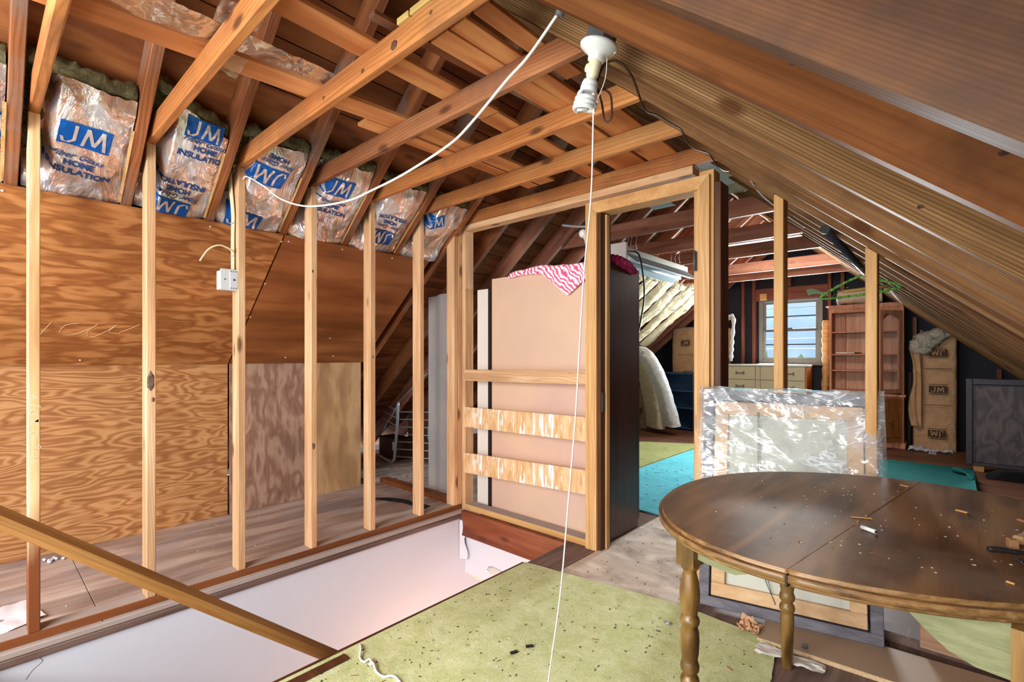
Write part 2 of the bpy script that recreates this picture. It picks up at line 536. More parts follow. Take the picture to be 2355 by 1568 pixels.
# ------------------------------------------------------------------ floor
floor = struct('floor')
fl = MB()
for r in ((-5.5, -2.88, YN, 2.6), (-1.85, 1.8, YN, 2.6), (-5.5, 1.8, 2.6, YF), (-2.88, -1.85, YN, -.03)):
    fl.box(r[0], r[1], r[2], r[3], -.20, -.014)
obj('floor_base', fl, W_FLOOR_D, floor)
def fpan(x0, x1, y0, y1, mat):
    return bx('floor_panel', x0+.0015, x1-.0015, y0+.0015, y1-.0015, -.0135, 0, mat, floor, .0015)
fpan(-4.12, -2.88, YN, .4, W_FLOOR_L)
fpan(-4.12, -2.88, .4, 2.6, W_FLOOR_L)
fpan(-5.5, -2.68, 2.6, 3.6, W_FLOOR_L)
fpan(-1.85, -1.0, YN, 1.2, W_FLOOR_D)
fpan(-1.0, 1.8, YN, 1.2, W_FLOOR_D)
fpan(-1.85, -1.64, 1.2, 2.6, W_FLOOR_D)
fpan(-1.64, -.93, 1.2, 3.6, W_FLOOR_P)
fpan(-.93, -.2, 1.2, 2.6, W_FLOOR_D)
fpan(-.2, 1.8, 1.2, 2.6, W_FLOOR_D)
fpan(-2.68, -1.64, 2.6, 3.6, W_FLOOR_F)
fpan(-.93, 1.8, 2.6, 3.6, W_FLOOR_F)
for i, x in enumerate((-5.5, -4.28, -3.06, -1.84, -.62, .6)):
    for y0, y1 in ((3.6, 6.0), (6.0, YF)):
        fpan(x, min(x+1.22, 1.8), y0, y1, W_FLOOR_F)

# ------------------------------------------------------------------ roof
ceiling = struct('ceiling')
ROFF, RDEP = .142, .14
ce = MB()
for n_, u_, sx in ((NL, UL, -5.75), (NR, UR, 2.1)):
    zf = zl if sx < 0 else zr
    a = V((sx, 0, zf(sx)))+n_*(ROFF+.022)
    b = V((RX, 0, zf(RX)))+n_*(ROFF+.022)+u_*.14
    for_ = [a, b, b+n_*.02, a+n_*.02]
    ce.prism([(p.x, YN, p.z) for p in for_], (0, YF+.3-YN, 0))
obj('roof_light_block', ce, M_DARK, ceiling)  # added slabs that keep light from leaking through the board gaps
for n_, u_, zf, x0 in ((NL, UL, zl, -5.6), (NR, UR, zr, 1.9)):
    s0 = V((x0, 0, zf(x0)))
    L = (V((RX, 0, zf(RX)))-s0).length+.1
    nb = int(L/.235)
    for k in range(nb):
        c = s0+u_*((k+.5)*L/nb)+n_*(ROFF+.010)
        beam('roof_board', (c.x, YN, c.z), (c.x, YF, c.z), L/nb-.005, .018, u_, W_DECK, ceiling, .002)
LRY = [-.29, .115, .521, .893, 1.297, 1.71, 2.13, 2.53]+[2.53+.406*k for k in range(1, 15)]
for y in LRY:
    p0 = V((-5.5, y, zl(-5.5)))+NL*RDEP/2
    p1 = V((RX-.02, y, zl(RX-.02)))+NL*RDEP/2
    beam('rafter', p0, p1, .045, RDEP, (0, 1, 0), W_RAFT_L if y < 3 else W_FARTIE, ceiling)
RRY = [(.135, .03), (.545, .035), (.945, 0), (1.35, 0)]+[(1.35+.406*k, 0) for k in range(1, 18)]
for y, dz in RRY:
    p0 = V((1.7, y, zr(1.7)-dz))+NR*RDEP/2
    p1 = V((RX+.02, y, zr(RX+.02)-dz))+NR*RDEP/2
    beam('rafter', p0, p1, .045, RDEP, (0, 1, 0), W_RAFT_N if y < .6 else W_RAFT_B if y < 1 else W_RAFT_C if y < 1.5 else W_RAFT_R, ceiling, .006)
beam('ridge_board', (RX, YN, 3.10), (RX, YF, 3.10), .03, .19, (1, 0, 0), W_RAFT_L, ceiling)
SY = [.176+.406*k for k in range(6)]
TZ = 2.238
for k, y in enumerate(SY):
    xr = -.82 if k else -.9
    beam('collar_tie', (-2.965, y, TZ+.045), (xr, y, TZ+.045), .038, .092, (0, 1, 0), W_TIE2 if k == 3 else W_TIE, ceiling, .006)
beam('collar_tie', (-2.93, 2.625, 2.285), (-.9, 2.625, 2.285), .04, .09, (0, 1, 0), W_TIE, ceiling, .004)
for y, z, m in ((3.82, 2.30, W_FARTIE), (4.66, 2.30, W_FARTIE), (5.45, 2.31, W_FARTIE), (6.55, 2.31, W_FARTIE), (7.2, 2.31, W_FARTIE)):
    beam('collar_tie', (-2.86, y, z), (-.93, y, z), .045, .13, (0, 1, 0), m, ceiling, .004)
for kx, kz, r in ((-1.42, 2.272, .020), (-1.62, 2.262, .011), (-1.92, 2.268, .010), (-1.22, 2.29, .008)):
    obj('knot', MB().blob((kx, .9685, kz), (r, .0012, r*.8), .25, 30, 2), plain('tie_knot', '#6b4a38', .6, col2='#4b3022', scale=60), ceiling)
def loft(x0, x1, y0, x2, x3, y1, z=2.337, t=.018, m=None):
    """board lying along y on the ties, from x0..x1 at y0 to x2..x3 at y1"""
    beam('loft_board', ((x0+x1)/2, y0, z), ((x2+x3)/2, y1, z), abs(x1-x0), t, (1, 0, 0), m or W_LOFT, ceiling, .002)
loft(-2.165, -2.04, .0, -2.04, -1.92, 1.42)
loft(-2.03, -1.90, 1.44, -2.02, -1.895, 2.5)
loft(-2.155, -2.063, 1.26, -2.14, -2.045, 1.86)
loft(-2.12, -2.015, 1.88, -2.11, -2.01, 2.5)
loft(-1.635, -1.52, .15, -1.665, -1.545, 1.62)
loft(-1.67, -1.556, 1.63, -1.72, -1.60, 2.6)
loft(-1.39, -1.291, 1.1, -1.36, -1.281, 1.9)
loft(-1.281, -1.20, 1.1, -1.275, -1.193, 1.9)
loft(-1.165, -1.09, 1.1, -1.165, -1.09, 1.62)
loft(-1.50, -1.31, 1.92, -1.50, -1.33, 2.7)
loft(-1.29, -1.12, 1.9, -1.30, -1.13, 2.68)
loft(-1.47, -1.43, .9, -1.40, -1.36, 2.0, z=2.357, m=W_RAFT_L)
M_KNOTR = plain('rafter_knot', '#35241b', .8, col2='#5f4c42', scale=90, spec=.05)
for kx, ky, kz, r in ((-.20, .9215, 1.70, .006), (.05, .9215, 1.48, .006), (-.05, 1.3265, 1.52, .006)):
    obj('knot', MB().blob((kx, ky, kz), (r*.9, .0012, r*.65), .12, 12, 4), M_KNOTR, ceiling)
# ------------------------------------------------------------------ stud wall beside the stairwell
def stained_stud():
    m = Mat('stained_stud')
    g = m.noise(m.coord((1.1, 18, 18)), 1., 4, .6, .5)
    col = m.ramp(g, [(.32, '#b98d5e'), (.5, '#dcb483'), (.68, '#efd5a8')])
    x = m.n('SeparateXYZ', {0: m.n('TexCoord').outputs['Object']}).outputs[0]
    e = m.math('ADD', x, m.math('MULTIPLY', g, .25))
    col = m.mix(m.ramp(m.math('MULTIPLY_ADD', e, .45, .5), [(.20, 1.), (.32, 0.)]), col, lin('#7d4524'))
    return m.done(m.bsdf(col, .55, 0, g, .15, .004))
W_STUD1 = stained_stud()
wl = struct('wall_left')
for k, y in enumerate(SY):
    beam('stud', (-2.925, y, .038), (-2.925, y, TZ), .089, .038, (1, 0, 0), W_STUD if k else W_STUD1, wl, .003)
beam('stud', (-2.925, 2.535, .038), (-2.925, 2.535, TZ), .089, .04, (1, 0, 0), W_STUD, wl, .003)
beam('stud', (-2.925, 2.578, .038), (-2.925, 2.578, TZ), .089, .04, (1, 0, 0), W_STUD, wl, .003)
M_KNOT = plain('dark_knot', '#5a3a26', .6, col2='#7c6a62', scale=30)
def knot(par, c, r): obj('knot', MB().blob(c, r, .25, 30, 2), M_KNOT, par)
knot(wl, (-2.8805, .580, 1.085), (.0015, .017, .045)); knot(wl, (-2.8805, .590, .995), (.0015, .007, .012))
knot(wl, (-2.8805, 1.39, .66), (.0015, .009, .02)); knot(wl, (-2.8805, 1.80, 1.2), (.0015, .006, .012)); knot(wl, (-2.8805, 1.385, 1.72), (.0015, .006, .010))
bx('plate', -2.972, -2.88, YN, 2.598, .0005, .038, W_PLATE, wl, .002)
bx('plate_dust', -2.969, -2.884, YN, 2.596, .038, .0386, W_DUST, wl)
mb = MB()
add_text(mb, 'I m g - O   K D J  V', .036, lambda a, b: V((-2.8794, .178-b, .90+a)), -.0006, .15, 0)
tag(obj('chalk_writing', mb, plain('chalk_pink', '#ead2bf', .9), wl), kind='stuff')
tr = struct('trim_1')
bx('moulding', -2.879, -2.853, -.02, 2.598, -.030, -.002, W_DUST, tr, .004)
bx('moulding', -2.879, -2.848, -.02, 2.598, -.062, -.031, W_FLOOR_D, tr, .004)
# ------------------------------------------------------------------ partition with the doorway
wp = struct('wall_partition')
bx('plate', -2.85, -1.72, 2.602, 2.692, .0005, .042, W_POST, wp, .003)
bx('plate_dust', -2.846, -1.724, 2.606, 2.69, .042, .0426, W_DUST, wp)
bx('plate', -4.05, -2.975, 2.602, 2.692, .0005, .042, W_PLATE, wp, .003)
bx('header_beam', -2.85, -1.852, 2.562, 2.598, -.195, -.001, W_HEADER, wp, .003)
beam('stud', (-2.866, 2.646, .001), (-2.866, 2.646, 2.19), .04, .089, (1, 0, 0), W_STUD, wp, .003)
beam('top_plate', (-2.90, 2.646, 2.213), (-1.04, 2.646, 2.213), .089, .046, (0, 1, 0), W_STUD, wp, .003)
beam('rail', (-2.845, 2.596, 1.055), (-1.712, 2.596, 1.069), .088, .02, (0, 0, 1), W_STUD, wp, .002)
for x, zt in ((-.623, 2.0), (-.262, 1.69)):
    beam('stud', (x, 2.646, .001), (x, 2.646, zt-.012), .042, .089, (1, 0, 0), W_POST, wp, .003)
bx('plate', -.88, 1.5, 2.602, 2.692, .0005, .042, W_FLOOR_D, wp, .002)
def paint_ply():
    m = Mat('paint_splashed_ply')
    c = m.coord((9, 2.2, 9), False)
    g = m.noise(c, 2.2, 4, .6, 1.)
    col = m.ramp(g, [(.3, '#b98a58'), (.5, '#d6ae7f'), (.7, '#e4c49b')])
    d = m.noise(m.coord((60, 7., 60), False), 1., 2.2, .6, .3)
    d2 = m.noise(m.coord((6., 1.6, 6.), False), 1., 2)
    f = m.ramp(m.math('ADD', m.math('MULTIPLY', d, .6), m.math('MULTIPLY', d2, .5)), [(.60, 0.), (.63, 1.)])
    return m.done(m.bsdf(m.mix(f, col, lin('#eceae8')), .6, 0, g, .1, .003))
M_SPLASH = paint_ply()
for z0, z1 in ((.655, .740), (.297, .406)):
    beam('rail', (-2.845, 2.593, z0+.073), (-1.712, 2.593, z1+.005), .155, .014, (0, 0, 1), M_SPLASH, wp, .001)
# ------------------------------------------------------------------ door frame
d1 = struct('door_1')
obj('casing', MB().prism([(-1.712, 2.582, .001), (-1.632, 2.582, .001), (-1.632, 2.582, 2.089), (-1.712, 2.582, 2.159)], (0, .02, 0)), W_POSTV, d1)
bx('jamb', -1.640, -1.614, 2.603, 2.725, .001, 2.10, W_DARKPOSTV, d1, .003)
bx('door_stop', -1.613, -1.600, 2.650, 2.69, .001, 2.09, W_POSTV, d1, .003)
obj('casing', MB().prism([(-1.008, 2.582, .001), (-.945, 2.582, .001), (-.945, 2.582, 2.159), (-1.008, 2.582, 2.089)], (0, .02, 0)), W_POSTV, d1)
bx('jamb', -1.034, -1.009, 2.603, 2.725, .001, 2.10, W_POSTV, d1, .003)
beam('post', (-.968, 2.650, .001), (-.968, 2.650, 2.19), .078, .09, (1, 0, 0), W_POST, d1, .003)
bx('post', -.928, -.895, 2.61, 2.73, .001, 2.12, W_DARKPOSTV, d1, .003)
mb = MB().prism([(-1.632, 2.582, 2.090), (-1.008, 2.582, 2.090), (-.945, 2.582, 2.160), (-1.712, 2.582, 2.160)], (0, .02, 0))
obj('head_casing', mb, wood('curly_maple', ('#b9824d', '#cf9c63', '#dcb07a'), axis='Z', along=14, across=9, knots=0, rnd=False, rough=.5), d1)
bx('head_jamb', -1.640, -1.008, 2.603, 2.725, 2.10, 2.125, W_POST, d1, .003)
st = MB().box(-1.612, -1.608, 2.612, 2.640, .86, .98)
obj('strike_plate', st, M_BOXG, d1)
hg = MB().box(-1.022, -1.007, 2.565, 2.583, 1.66, 1.76)
hg.cyl((-1.014, 2.560, 1.655), (-1.014, 2.560, 1.765), .006, n=8)
obj('hinge', hg, M_BOXG, d1)
# ------------------------------------------------------------------ plywood knee wall
wk = struct('wall_knee')
bx('plywood_panel', -4.094, -4.08, YN, 1.300, .001, 1.166, W_PLY_B, wk, .0015)
bx('plywood_panel', -4.092, -4.076, 1.312, 1.905, .001, 1.172, W_PLY_D, wk, .0015)
bx('plywood_panel', -4.092, -4.077, 1.909, 2.42, .001, 1.172, W_PLY_E, wk, .0015)
for y0, y1, m in ((YN, 1.296, W_PLY_A), (1.308, 2.43, W_PLY_C)):
    a = V((-4.075, 0, zl(-4.075)))-NL*.004
    b = V((-3.09, 0, zl(-3.09)))-NL*.004
    mb = MB().prism([(p.x, y0, p.z) for p in (a, b, b-NL*.012, a-NL*.012)], (0, y1-y0, 0))
    obj('plywood_panel', mb, m, wk)
nl = MB()
for y, s in ((.09, .03), (.60, .04), (.9, .03), (1.3, .05), (1.34, .04), (1.7, .03), (2.1, .03), (1.31, .42), (1.31, .75), (1.335, 1.1), (1.7, 1.2), (2.1, 1.18), (1.98, .95), (.45, 1.22)):
    p = V((-3.09, y, zl(-3.09)))-UL*s-NL*.0165
    nl.blob(p, (.006, .007, .006), 0, sub=1)
obj('nail_heads', nl, M_STEELW, wk)
def chalk_on(name, strokes, fn, r, parent, mat):
    mb = MB()
    for s_ in strokes:
        mb.tube(catmull([fn(*p) for p in s_], 5), r, 5)
    return obj(name, mb, mat, parent)
def onup(y, s):
    return V((-3.09, y, zl(-3.09)))-UL*s-NL*.0165
M_CHALK = plain('chalk', '#d8b48c', .9)
chalk_on('chalk_marks', [[(.30, .88), (.28, .93), (.255, 1.0)], [(.42, .88), (.36, .90), (.34, .97), (.40, .98), (.47, .92)], [(.50, .88), (.46, .95), (.48, 1.0), (.54, .95), (.59, .88)], [(.58, .90), (.56, .95), (.62, .96)], [(.70, .87), (.66, .91), (.61, .95)]], onup, .0014, wk, M_CHALK)
# ------------------------------------------------------------------ stairwell
ws = struct('wall_stairwell')
bx('plaster', -2.93, -2.862, -.03, 3.4, -2.5, -.058, M_WHITE, ws)
bx('plaster', -2.86, -1.85, 2.61, 2.66, -.50, -.196, M_WHITE, ws)
bx('plaster', -1.85, -1.78, -.03, 3.4, -2.5, -.201, M_WHITE, ws)
bx('plaster', -2.86, -1.85, -.10, -.04, -2.5, -.201, M_WHITE, ws)
bx('plaster', -2.86, -1.85, 3.33, 3.4, -2.5, -.5, M_WHITE, ws)
bx('plaster', -2.86, -1.85, 2.66, 3.33, -.55, -.50, M_CEIL, ws)
mb = MB()
mb.grid(lambda u, v: V((-2.855+.02*math.sin(v*9)*u+u*.03, 2.55+.03*u, -.075-.30*v)) + V((.012*u, 0, 0)), 4, 10)
obj('loose_plaster', mb, M_WHITE, ws)
mb = MB().tube(catmull([(-2.858, 2.6, -.06), (-2.852, 2.602, -.16), (-2.857, 2.6, -.25), (-2.85, 2.603, -.36)], 6), [.004]*19, 6)
mb.tube(catmull([(-2.8615, .19, -.065), (-2.862, .20, -.085), (-2.862, .17, -.11), (-2.862, .15, -.14)], 5), .001, 5)
obj('plaster_crack', mb, M_DARK, ws)
mb = MB()
for x, z, rx, rz in ((-2.52, -.40, .085, .03), (-2.38, -.42, .07, .025)):
    mb.blob((x, 2.6085, z), (rx, .004, rz), .3, sub=3)
obj('peeling_paint', mb, plain('peeling_plaster', '#c4c6c0', .9), ws)
bx('door_casing', -2.74, -2.70, 3.30, 3.33, -1.8, -.56, W_POST, ws)
sc = thing('staircase', 'brown wooden stairs going down inside the stairwell under the handrail', 'stairs', (-2.36, 0, -.2))
for k in range(1, 11):
    bx('step', -2.85, -1.86, -.03+.235*(k-1), -.03+.235*k+.025, -.2*k-.03, -.2*k, W_FLOOR_D, sc, .004)
    bx('riser', -2.85, -1.86, -.03+.235*(k-1), -.03+.235*(k-1)+.015, -.2*k, -.2*(k-1)-.031, M_WHITE, sc)
mb = MB().prism([(-2.861, -.02, .04-.10), (-2.861, 2.4, -2.03-.10), (-2.861, 2.4, -2.33-.1), (-2.861, -.02, -.36)], (.012, 0, 0))
obj('skirt_board', mb, W_HEADER, sc)
bl = bpy.data.lights.new('assumed_hall_lamp', 'POINT')  # assumed unseen lamp downstairs, inferred from the warm glow on the stair wall
bl.energy, bl.color, bl.shadow_soft_size = 17, (1, .48, .26), .08
blo = bpy.data.objects.new('assumed_hall_lamp', bl)
C.objects.link(blo)
#
blo.location = (-2.25, 2.15, -1.15)
tr2 = struct('trim_2')
beam('nosing', (-1.853, -.02, -.006), (-1.853, 2.15, -.006), .014, .03, (1, 0, 0), W_DARKPOST, tr2, .002)
# handrail
hr = thing('handrail', 'round brown wooden handrail sloping down across the stairwell', 'handrail', (-1.92, .05, 0))
beam('rail_bar', (-1.915, -.45, .77+.425), (-1.915, 1.62, .77-.8495*1.57), .042, .052, (1, 0, 0), W_RAIL, hr, .017)
for y in (-.3, 1.4):
    z = .77-.85*(y-.05)
    obj('bracket', MB().tube([(-1.915, y, z-.02), (-1.90, y, z-.06), (-1.853, y, z-.07)], .007, 8), M_BOXG, hr)

# ------------------------------------------------------------------ far gable wall and window
wb = struct('wall_back')
YG = 8.47
mb = MB()
for x0, x1, z0, z1 in ((-5.6, -2.27, 0, 3.3), (-1.46, 1.9, 0, 3.3), (-2.27, -1.46, 0, 1.10), (-2.27, -1.46, 2.08, 3.3)):
    mb.box(x0, x1, YG, YG+.05, z0, z1)
obj('black_sheathing', mb, M_BLACK, wb)
for x, z0, z1 in ((-2.53, 0, 2.45), (-2.365, 0, 2.5), (-1.855, 2.27, 2.6), (-1.335, 0, 2.45), (-1.175, 0, 2.4), (-.375, 0, 1.72), (.42, 0, 1.04), (-3.1, 0, 1.9)):
    beam('stud', (x, YG-.045, z0+.001), (x, YG-.045, z1), .045, .088, (1, 0, 0), W_GSTUD, wb, .003)
beam('header', (-2.34, YG-.04, 2.165), (-1.36, YG-.04, 2.165), .19, .075, (0, 0, 1), W_GSTUD, wb, .003)
beam('wood_block', (-2.27, YG-.09, 2.13), (-2.17, YG-.09, 2.13), .10, .03, (0, 0, 1), W_POST, wb, .002)
w1 = struct('window_1')
def frm(name, x0, x1, z0, z1, t, y0, y1, mat, par):
    mb = MB()
    mb.box(x0, x1, y0, y1, z1-t, z1); mb.box(x0, x1, y0, y1, z0, z0+t)
    mb.box(x0, x0+t, y0, y1, z0+t, z1-t); mb.box(x1-t, x1, y0, y1, z0+t, z1-t)
    return obj(name, mb, mat, par)
M_WINW = plain('window_white_paint', '#7f7c74', .6, var=.12, scale=9)
M_GLASS = Mat('window_glass')
M_GLASS = M_GLASS.done(M_GLASS.n('MixShader', {0: .08, 1: M_GLASS.n('BsdfTransparent', {0: (.93, .96, 1, 1)}).outputs[0], 2: M_GLASS.n('BsdfGlossy', {'Roughness': .1}).outputs[0]}).outputs[0])
frm('window_frame', -2.30, -1.43, 1.085, 2.11, .055, YG-.03, YG+.04, M_WINW, w1)
for nm, z0, z1, yy in (('sash', 1.58, 2.05, YG+.012), ('sash', 1.14, 1.615, YG-.016)):
    s_ = frm(nm, -2.243, -1.487, z0, z1, .036, yy, yy+.022, M_WINW, w1)
    zc = (z0+z1)/2
    bx('muntin', -2.21, -1.52, yy+.002, yy+.016, zc-.008, zc+.008, M_DARK, s_)
    for a, b in ((z0+.036, zc-.008), (zc+.008, z1-.036)):
        bx('pane', -2.207, -1.523, yy+.008, yy+.012, a, b, M_GLASS, s_)
bx('window_lock', -1.89, -1.83, YG-.03, YG-.014, 1.60, 1.635, M_BOXG, w1, .003)
bx('window_sill', -2.33, -1.40, YG-.07, YG+.03, 1.06, 1.085, M_WINW, w1, .004)
bx('pull_rail', -2.24, -1.49, YG-.022, YG-.017, 1.585, 1.60, M_BOXG, w1)
ho = thing('neighbour_house', 'pale blue sided house seen hazily through the far window', 'house', (-6, 18, -3))
for k in range(14):
    bx('siding_board', -12, 1, 18+.01*(k % 2), 18.2, -.2+k*.33, -.2+(k+1)*.33-.02, M_OUTSIDE, ho)
obj('roof', MB().prism([(-12.4, 17.6, 4.3), (1.4, 17.6, 4.3), (1.4, 20, 6.2), (-12.4, 20, 6.2)], (0, 0, .1)), plain('roof_shingle_grey', '#8d97a0', .9), ho)
mb = MB()
for k in range(9):
    mb.blob((-8+k*1.2, 15.5+random.random(), .18+random.random()*.2), (1., .7, .85), .5, 10, 3)
one('hedge', mb, M_LEAF, 'leafy green hedge seen through the bottom of the far window', 'hedge')

# ------------------------------------------------------------------ far gable side and eaves closed off
wr = struct('wall_right')
bx('eave_board', 1.72, 1.76, YN, YF, .001, .16, W_RAFT_R, wr)

#@@THINGS@@
# ------------------------------------------------------------------ foil faced insulation between the left rafters
def jm_strokes(sz):
    """light J and M strokes of the block logo as quads in flat coordinates"""
    h, w_ = sz*.40, sz*.105
    Q = []
    def st(x0, y0, x1, y1, w0=w_):
        Q.append([(x0-w0/2, y0), (x0+w0/2, y0), (x1+w0/2, y1), (x1-w0/2, y1)])
    st(-sz*.30, h, -sz*.30, -h*.55)
    Q.append([(-sz*.30-w_/2, -h*.50), (-sz*.30+w_/2, -h*.60), (-sz*.42, -h), (-sz*.52, -h*.92)])
    Q.append([(-sz*.42, -h), (-sz*.52, -h*.92), (-sz*.66, -h*.72), (-sz*.66, -h*.98)])
    Q.append([(-sz*.72, -h*.45), (-sz*.62, -h*.45), (-sz*.58, -h*.80), (-sz*.66, -h*.90)])
    st(-sz*.05, -h, sz*.05, h); st(sz*.05, h, sz*.28, -h*.75, w_*1.1); st(sz*.28, -h*.75, sz*.50, h, w_*1.1); st(sz*.50, h, sz*.60, -h)
    return Q
def add_polys(mb, polys, place, cell=.012):
    for q in polys:
        t = bmesh.new()
        t.faces.new([t.verts.new((x, y, 0)) for x, y in q])
        cut_place(mb, t, place, cell)
def batt_pt(y, t, h):
    return V((-3.08, y, zl(-3.08)))+UL*t-NL*h
M_FLANGE = kraft_mat('kraft_flange', '#b98a55', '#d6ae78')
def batt(k, y0, y1, label, logos, words, t_top=.52, tilt=0.):
    t = thing('insulation_batt', label, 'insulation', batt_pt((y0+y1)/2, 0, -.05), 'foil batts between the left rafters')
    wd = y1-y0
    def surf(y, s):
        u = min(max((y-y0)/wd, 0), 1); v = s/t_top
        e = min(u, 1-u)*2
        b = .022*min(1, e*2.2)-.024
        b += .024*noise.noise((y*6+k*9, s*5, 3.1*k))+.018*(.5-abs(noise.noise((y*9+s*5, s*8-y*3+k*5, 1.7))))+.004*noise.noise((y*30, s*26, k))
        def ss(a): a = min(1, max(0, a)); return a*a*(3-2*a)
        b -= .125*ss((y0+.100-y)/.03)*ss((s-.03)/.12) if k else 0
        b -= .05*max(0, v-.86)/.14*(.4+.6*noise.noise((y*9, k, 0))**2)
        return b*.9
    def top(y):
        u = (y-y0)/wd
        return t_top+tilt*(u-.5)+.012*noise.noise((y*26, k*3, 0))
    def sp(u, v):
        y = y0+.004+u*(wd-.008); s = -.02+v*(top(y)+.02)
        return batt_pt(y, s, surf(y, s))
    obj('foil_facing', MB().grid(sp, 46, 62), M_FOIL, t)
    wm = MB()
    def wf(u, v):
        y = y0+.006+u*(wd-.012); a = PI*(v*1.25-.1)
        r = .03+.016*noise.fractal((y*22, v*4, k), .8, 2, 3)
        return batt_pt(y, top(y)+.006+math.sin(a)*r*1.2, -.072+math.cos(a)*(.030+r*.5))
    wm.grid(wf, 30, 10)
    wm.grid(lambda u, v: batt_pt(y0+.006+u*(wd-.012), -.02+v*(top(y0+u*wd)+.04), -.11), 6, 6)
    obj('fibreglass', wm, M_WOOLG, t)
    if k != 6:
        mb = MB().grid(lambda u, v: batt_pt(y1-.006+(u-.5)*.012, .0+v*(t_top-.14), .004+.003*noise.noise((u, v*9, k))), 2, 14)
        obj('stapling_flange', mb, M_FLANGE, t)
    def pl(cy, cs, rot=0., lift=.0035, inv=False):
        c_, s_ = math.cos(rot), math.sin(rot)
        def f(a, b):
            y = cy+a*c_-b*s_; s = cs+a*s_+b*c_
            return batt_pt(y, s, surf(y, s)+lift)
        return f
    if logos:
        m1, m2 = MB(), MB()
        for cy, cs, sz, rot in logos:
            add_rect(m1, sz*1.55, sz*.98, pl(cy, cs, rot), .012)
            add_polys(m2, jm_strokes(sz), pl(cy, cs, rot, .0055))
        tag(obj('logo_block', m1, M_INKB, t), kind='stuff')
        tag(obj('logo_letters', m2, M_INKS, t), kind='stuff')
    if words:
        m3 = MB()
        for tx, cy, cs, sz, rot in words:
            add_text(m3, tx, sz, pl(cy, cs, rot, .004), sz*(.012 if 'Glass' in tx else .035), .5 if 'Glass' in tx else 0, .015)
        tag(obj('lettering', m3, M_INKN, t), kind='stuff')
    return t
R180 = PI
def block(cy, cs, rot=0., big=1.):
    sg = 1 if abs(rot) < 1 else -1
    return [('Fiber Glass', cy-.012*sg, cs, .040*big, rot), ('HOME', cy, cs-.038*sg*big, .038*big, rot), ('INSULATION', cy, cs-.080*sg*big, .040*big, rot)]
batt(0, -.265, .092, 'foil insulation batt at the left edge of the picture, left of the first rafter', [(.02, .27, .11, 0)], block(.0, .17))
batt(1, .140, .497, 'foil insulation batt with large upright blue lettering between the two left studs', [(.335, .315, .115, -.08)], block(.325, .205, -.08), .545, -.03)
batt(2, .546, .869, 'foil insulation batt printed upright and upside down, right of the second stud', [(.76, .50, .10, -.06), (.70, .035, .10, R180-.1)], block(.78, .44, -.10)+block(.715, .105, R180-.1), .56, -.14)
batt(3, .917, 1.273, 'foil insulation batt with upside-down blue logo behind the drooping white cord', [(1.10, .355, .12, R180-.12), (1.05, .04, .115, -.05)], block(1.12, .44, R180-.12)[:2], .54)
batt(4, 1.321, 1.686, 'foil insulation batt with upright blue logo right of the fourth stud', [(1.49, .405, .122, -.06)], block(1.50, .30, -.06), .545)
batt(5, 1.734, 2.106, 'foil insulation batt with upside-down lettering right of the fifth stud', [(1.94, .11, .115, R180-.05)], block(1.95, .20, R180-.05), .53)
batt(6, 2.154, 2.505, 'crumpled shiny insulation batt at the right end of the row, right of the sixth stud', [(2.27, .34, .10, .5)], [], .50)

# ------------------------------------------------------------------ electrics in the near room
def cord(name, pts, r, mat, label, cat, n=7):
    return one(name, MB().tube(catmull(pts, 7), r, n), mat, label, cat)
wc = thing('power_cord', 'white electrical cord drooping from the right rafter to the third stud', 'cord', (-1.8, .97, 1.81))
obj('cable', MB().tube(catmull([(-.71, .968, 2.06), (-.82, .972, 1.99), (-.90, .972, 1.955), (-1.04, .973, 1.885), (-1.14, .973, 1.85), (-1.36, .973, 1.82), (-1.55, .974, 1.81), (-1.76, .976, 1.81), (-2.09, .979, 1.86), (-2.36, .981, 1.95), (-2.57, .984, 2.06), (-2.80, .986, 2.165), (-2.872, .99, 2.17)], 6), .0037, 7), M_CORDW, wc)
obj('plug_cap', MB().cyl((-.72, .97, 2.045), (-.70, .969, 2.085), .011, .013, 10), M_BOXG, wc)
rb = thing('outlet_box', 'white metal outlet box fixed to the third stud', 'electrical box', (-2.91, .96, 1.56))
b_ = MB().box(-2.968, -2.885, .89, .966, 1.565, 1.668).bevel(.003)
obj('box_body', b_, M_STEELW, rb)
b_ = MB().box(-2.884, -2.880, .928, .968, 1.567, 1.666).box(-2.886, -2.883, .884, .970, 1.560, 1.673).bevel(.0012)
obj('cover_plate', b_, M_STEELW, rb)
b_ = MB()
for z in (1.572, 1.662):
    for y in (.934, .946, .958):
        b_.prism([(-2.8797, y-.004, z-.003), (-2.8797, y+.004, z-.003), (-2.8797, y, z+.004)], (.0006, 0, 0))
b_.cyl((-2.8797, .949, 1.617), (-2.8785, .949, 1.617), .006, n=12).cyl((-2.8835, .905, 1.617), (-2.8815, .905, 1.617), .004, n=10)
tag(obj('knockouts', b_, M_BOXG, rb), kind='stuff')
cb = thing('stud_cable', 'cream cable stapled down the third stud with one loose hooked end', 'cable', (-2.93, .96, 1.67))
for i, (dx, dy) in enumerate(((0, 0), (-.012, -.004), (.011, -.003))):
    obj('strand', MB().tube(catmull([(-2.95+dx, .955+dy, 2.25-.02*i), (-2.945+dx, .958+dy, 2.12), (-2.925+dx, .962+dy, 1.98), (-2.93+dx, .962+dy, 1.85), (-2.925+dx, .961+dy, 1.67)], 7), .0055, 6), M_CREAM, cb)
obj('loose_strand', MB().tube(catmull([(-2.93, .962, 1.83), (-2.905, .955, 1.775), (-2.895, .93, 1.785), (-2.89, .88, 1.795), (-2.89, .83, 1.765), (-2.89, .79, 1.70)], 7), .0045, 6), M_CREAM, cb)
for z in (1.93, 1.75):
    obj('staple', MB().box(-2.95, -2.905, .954, .968, z, z+.004), M_STEEL, cb)

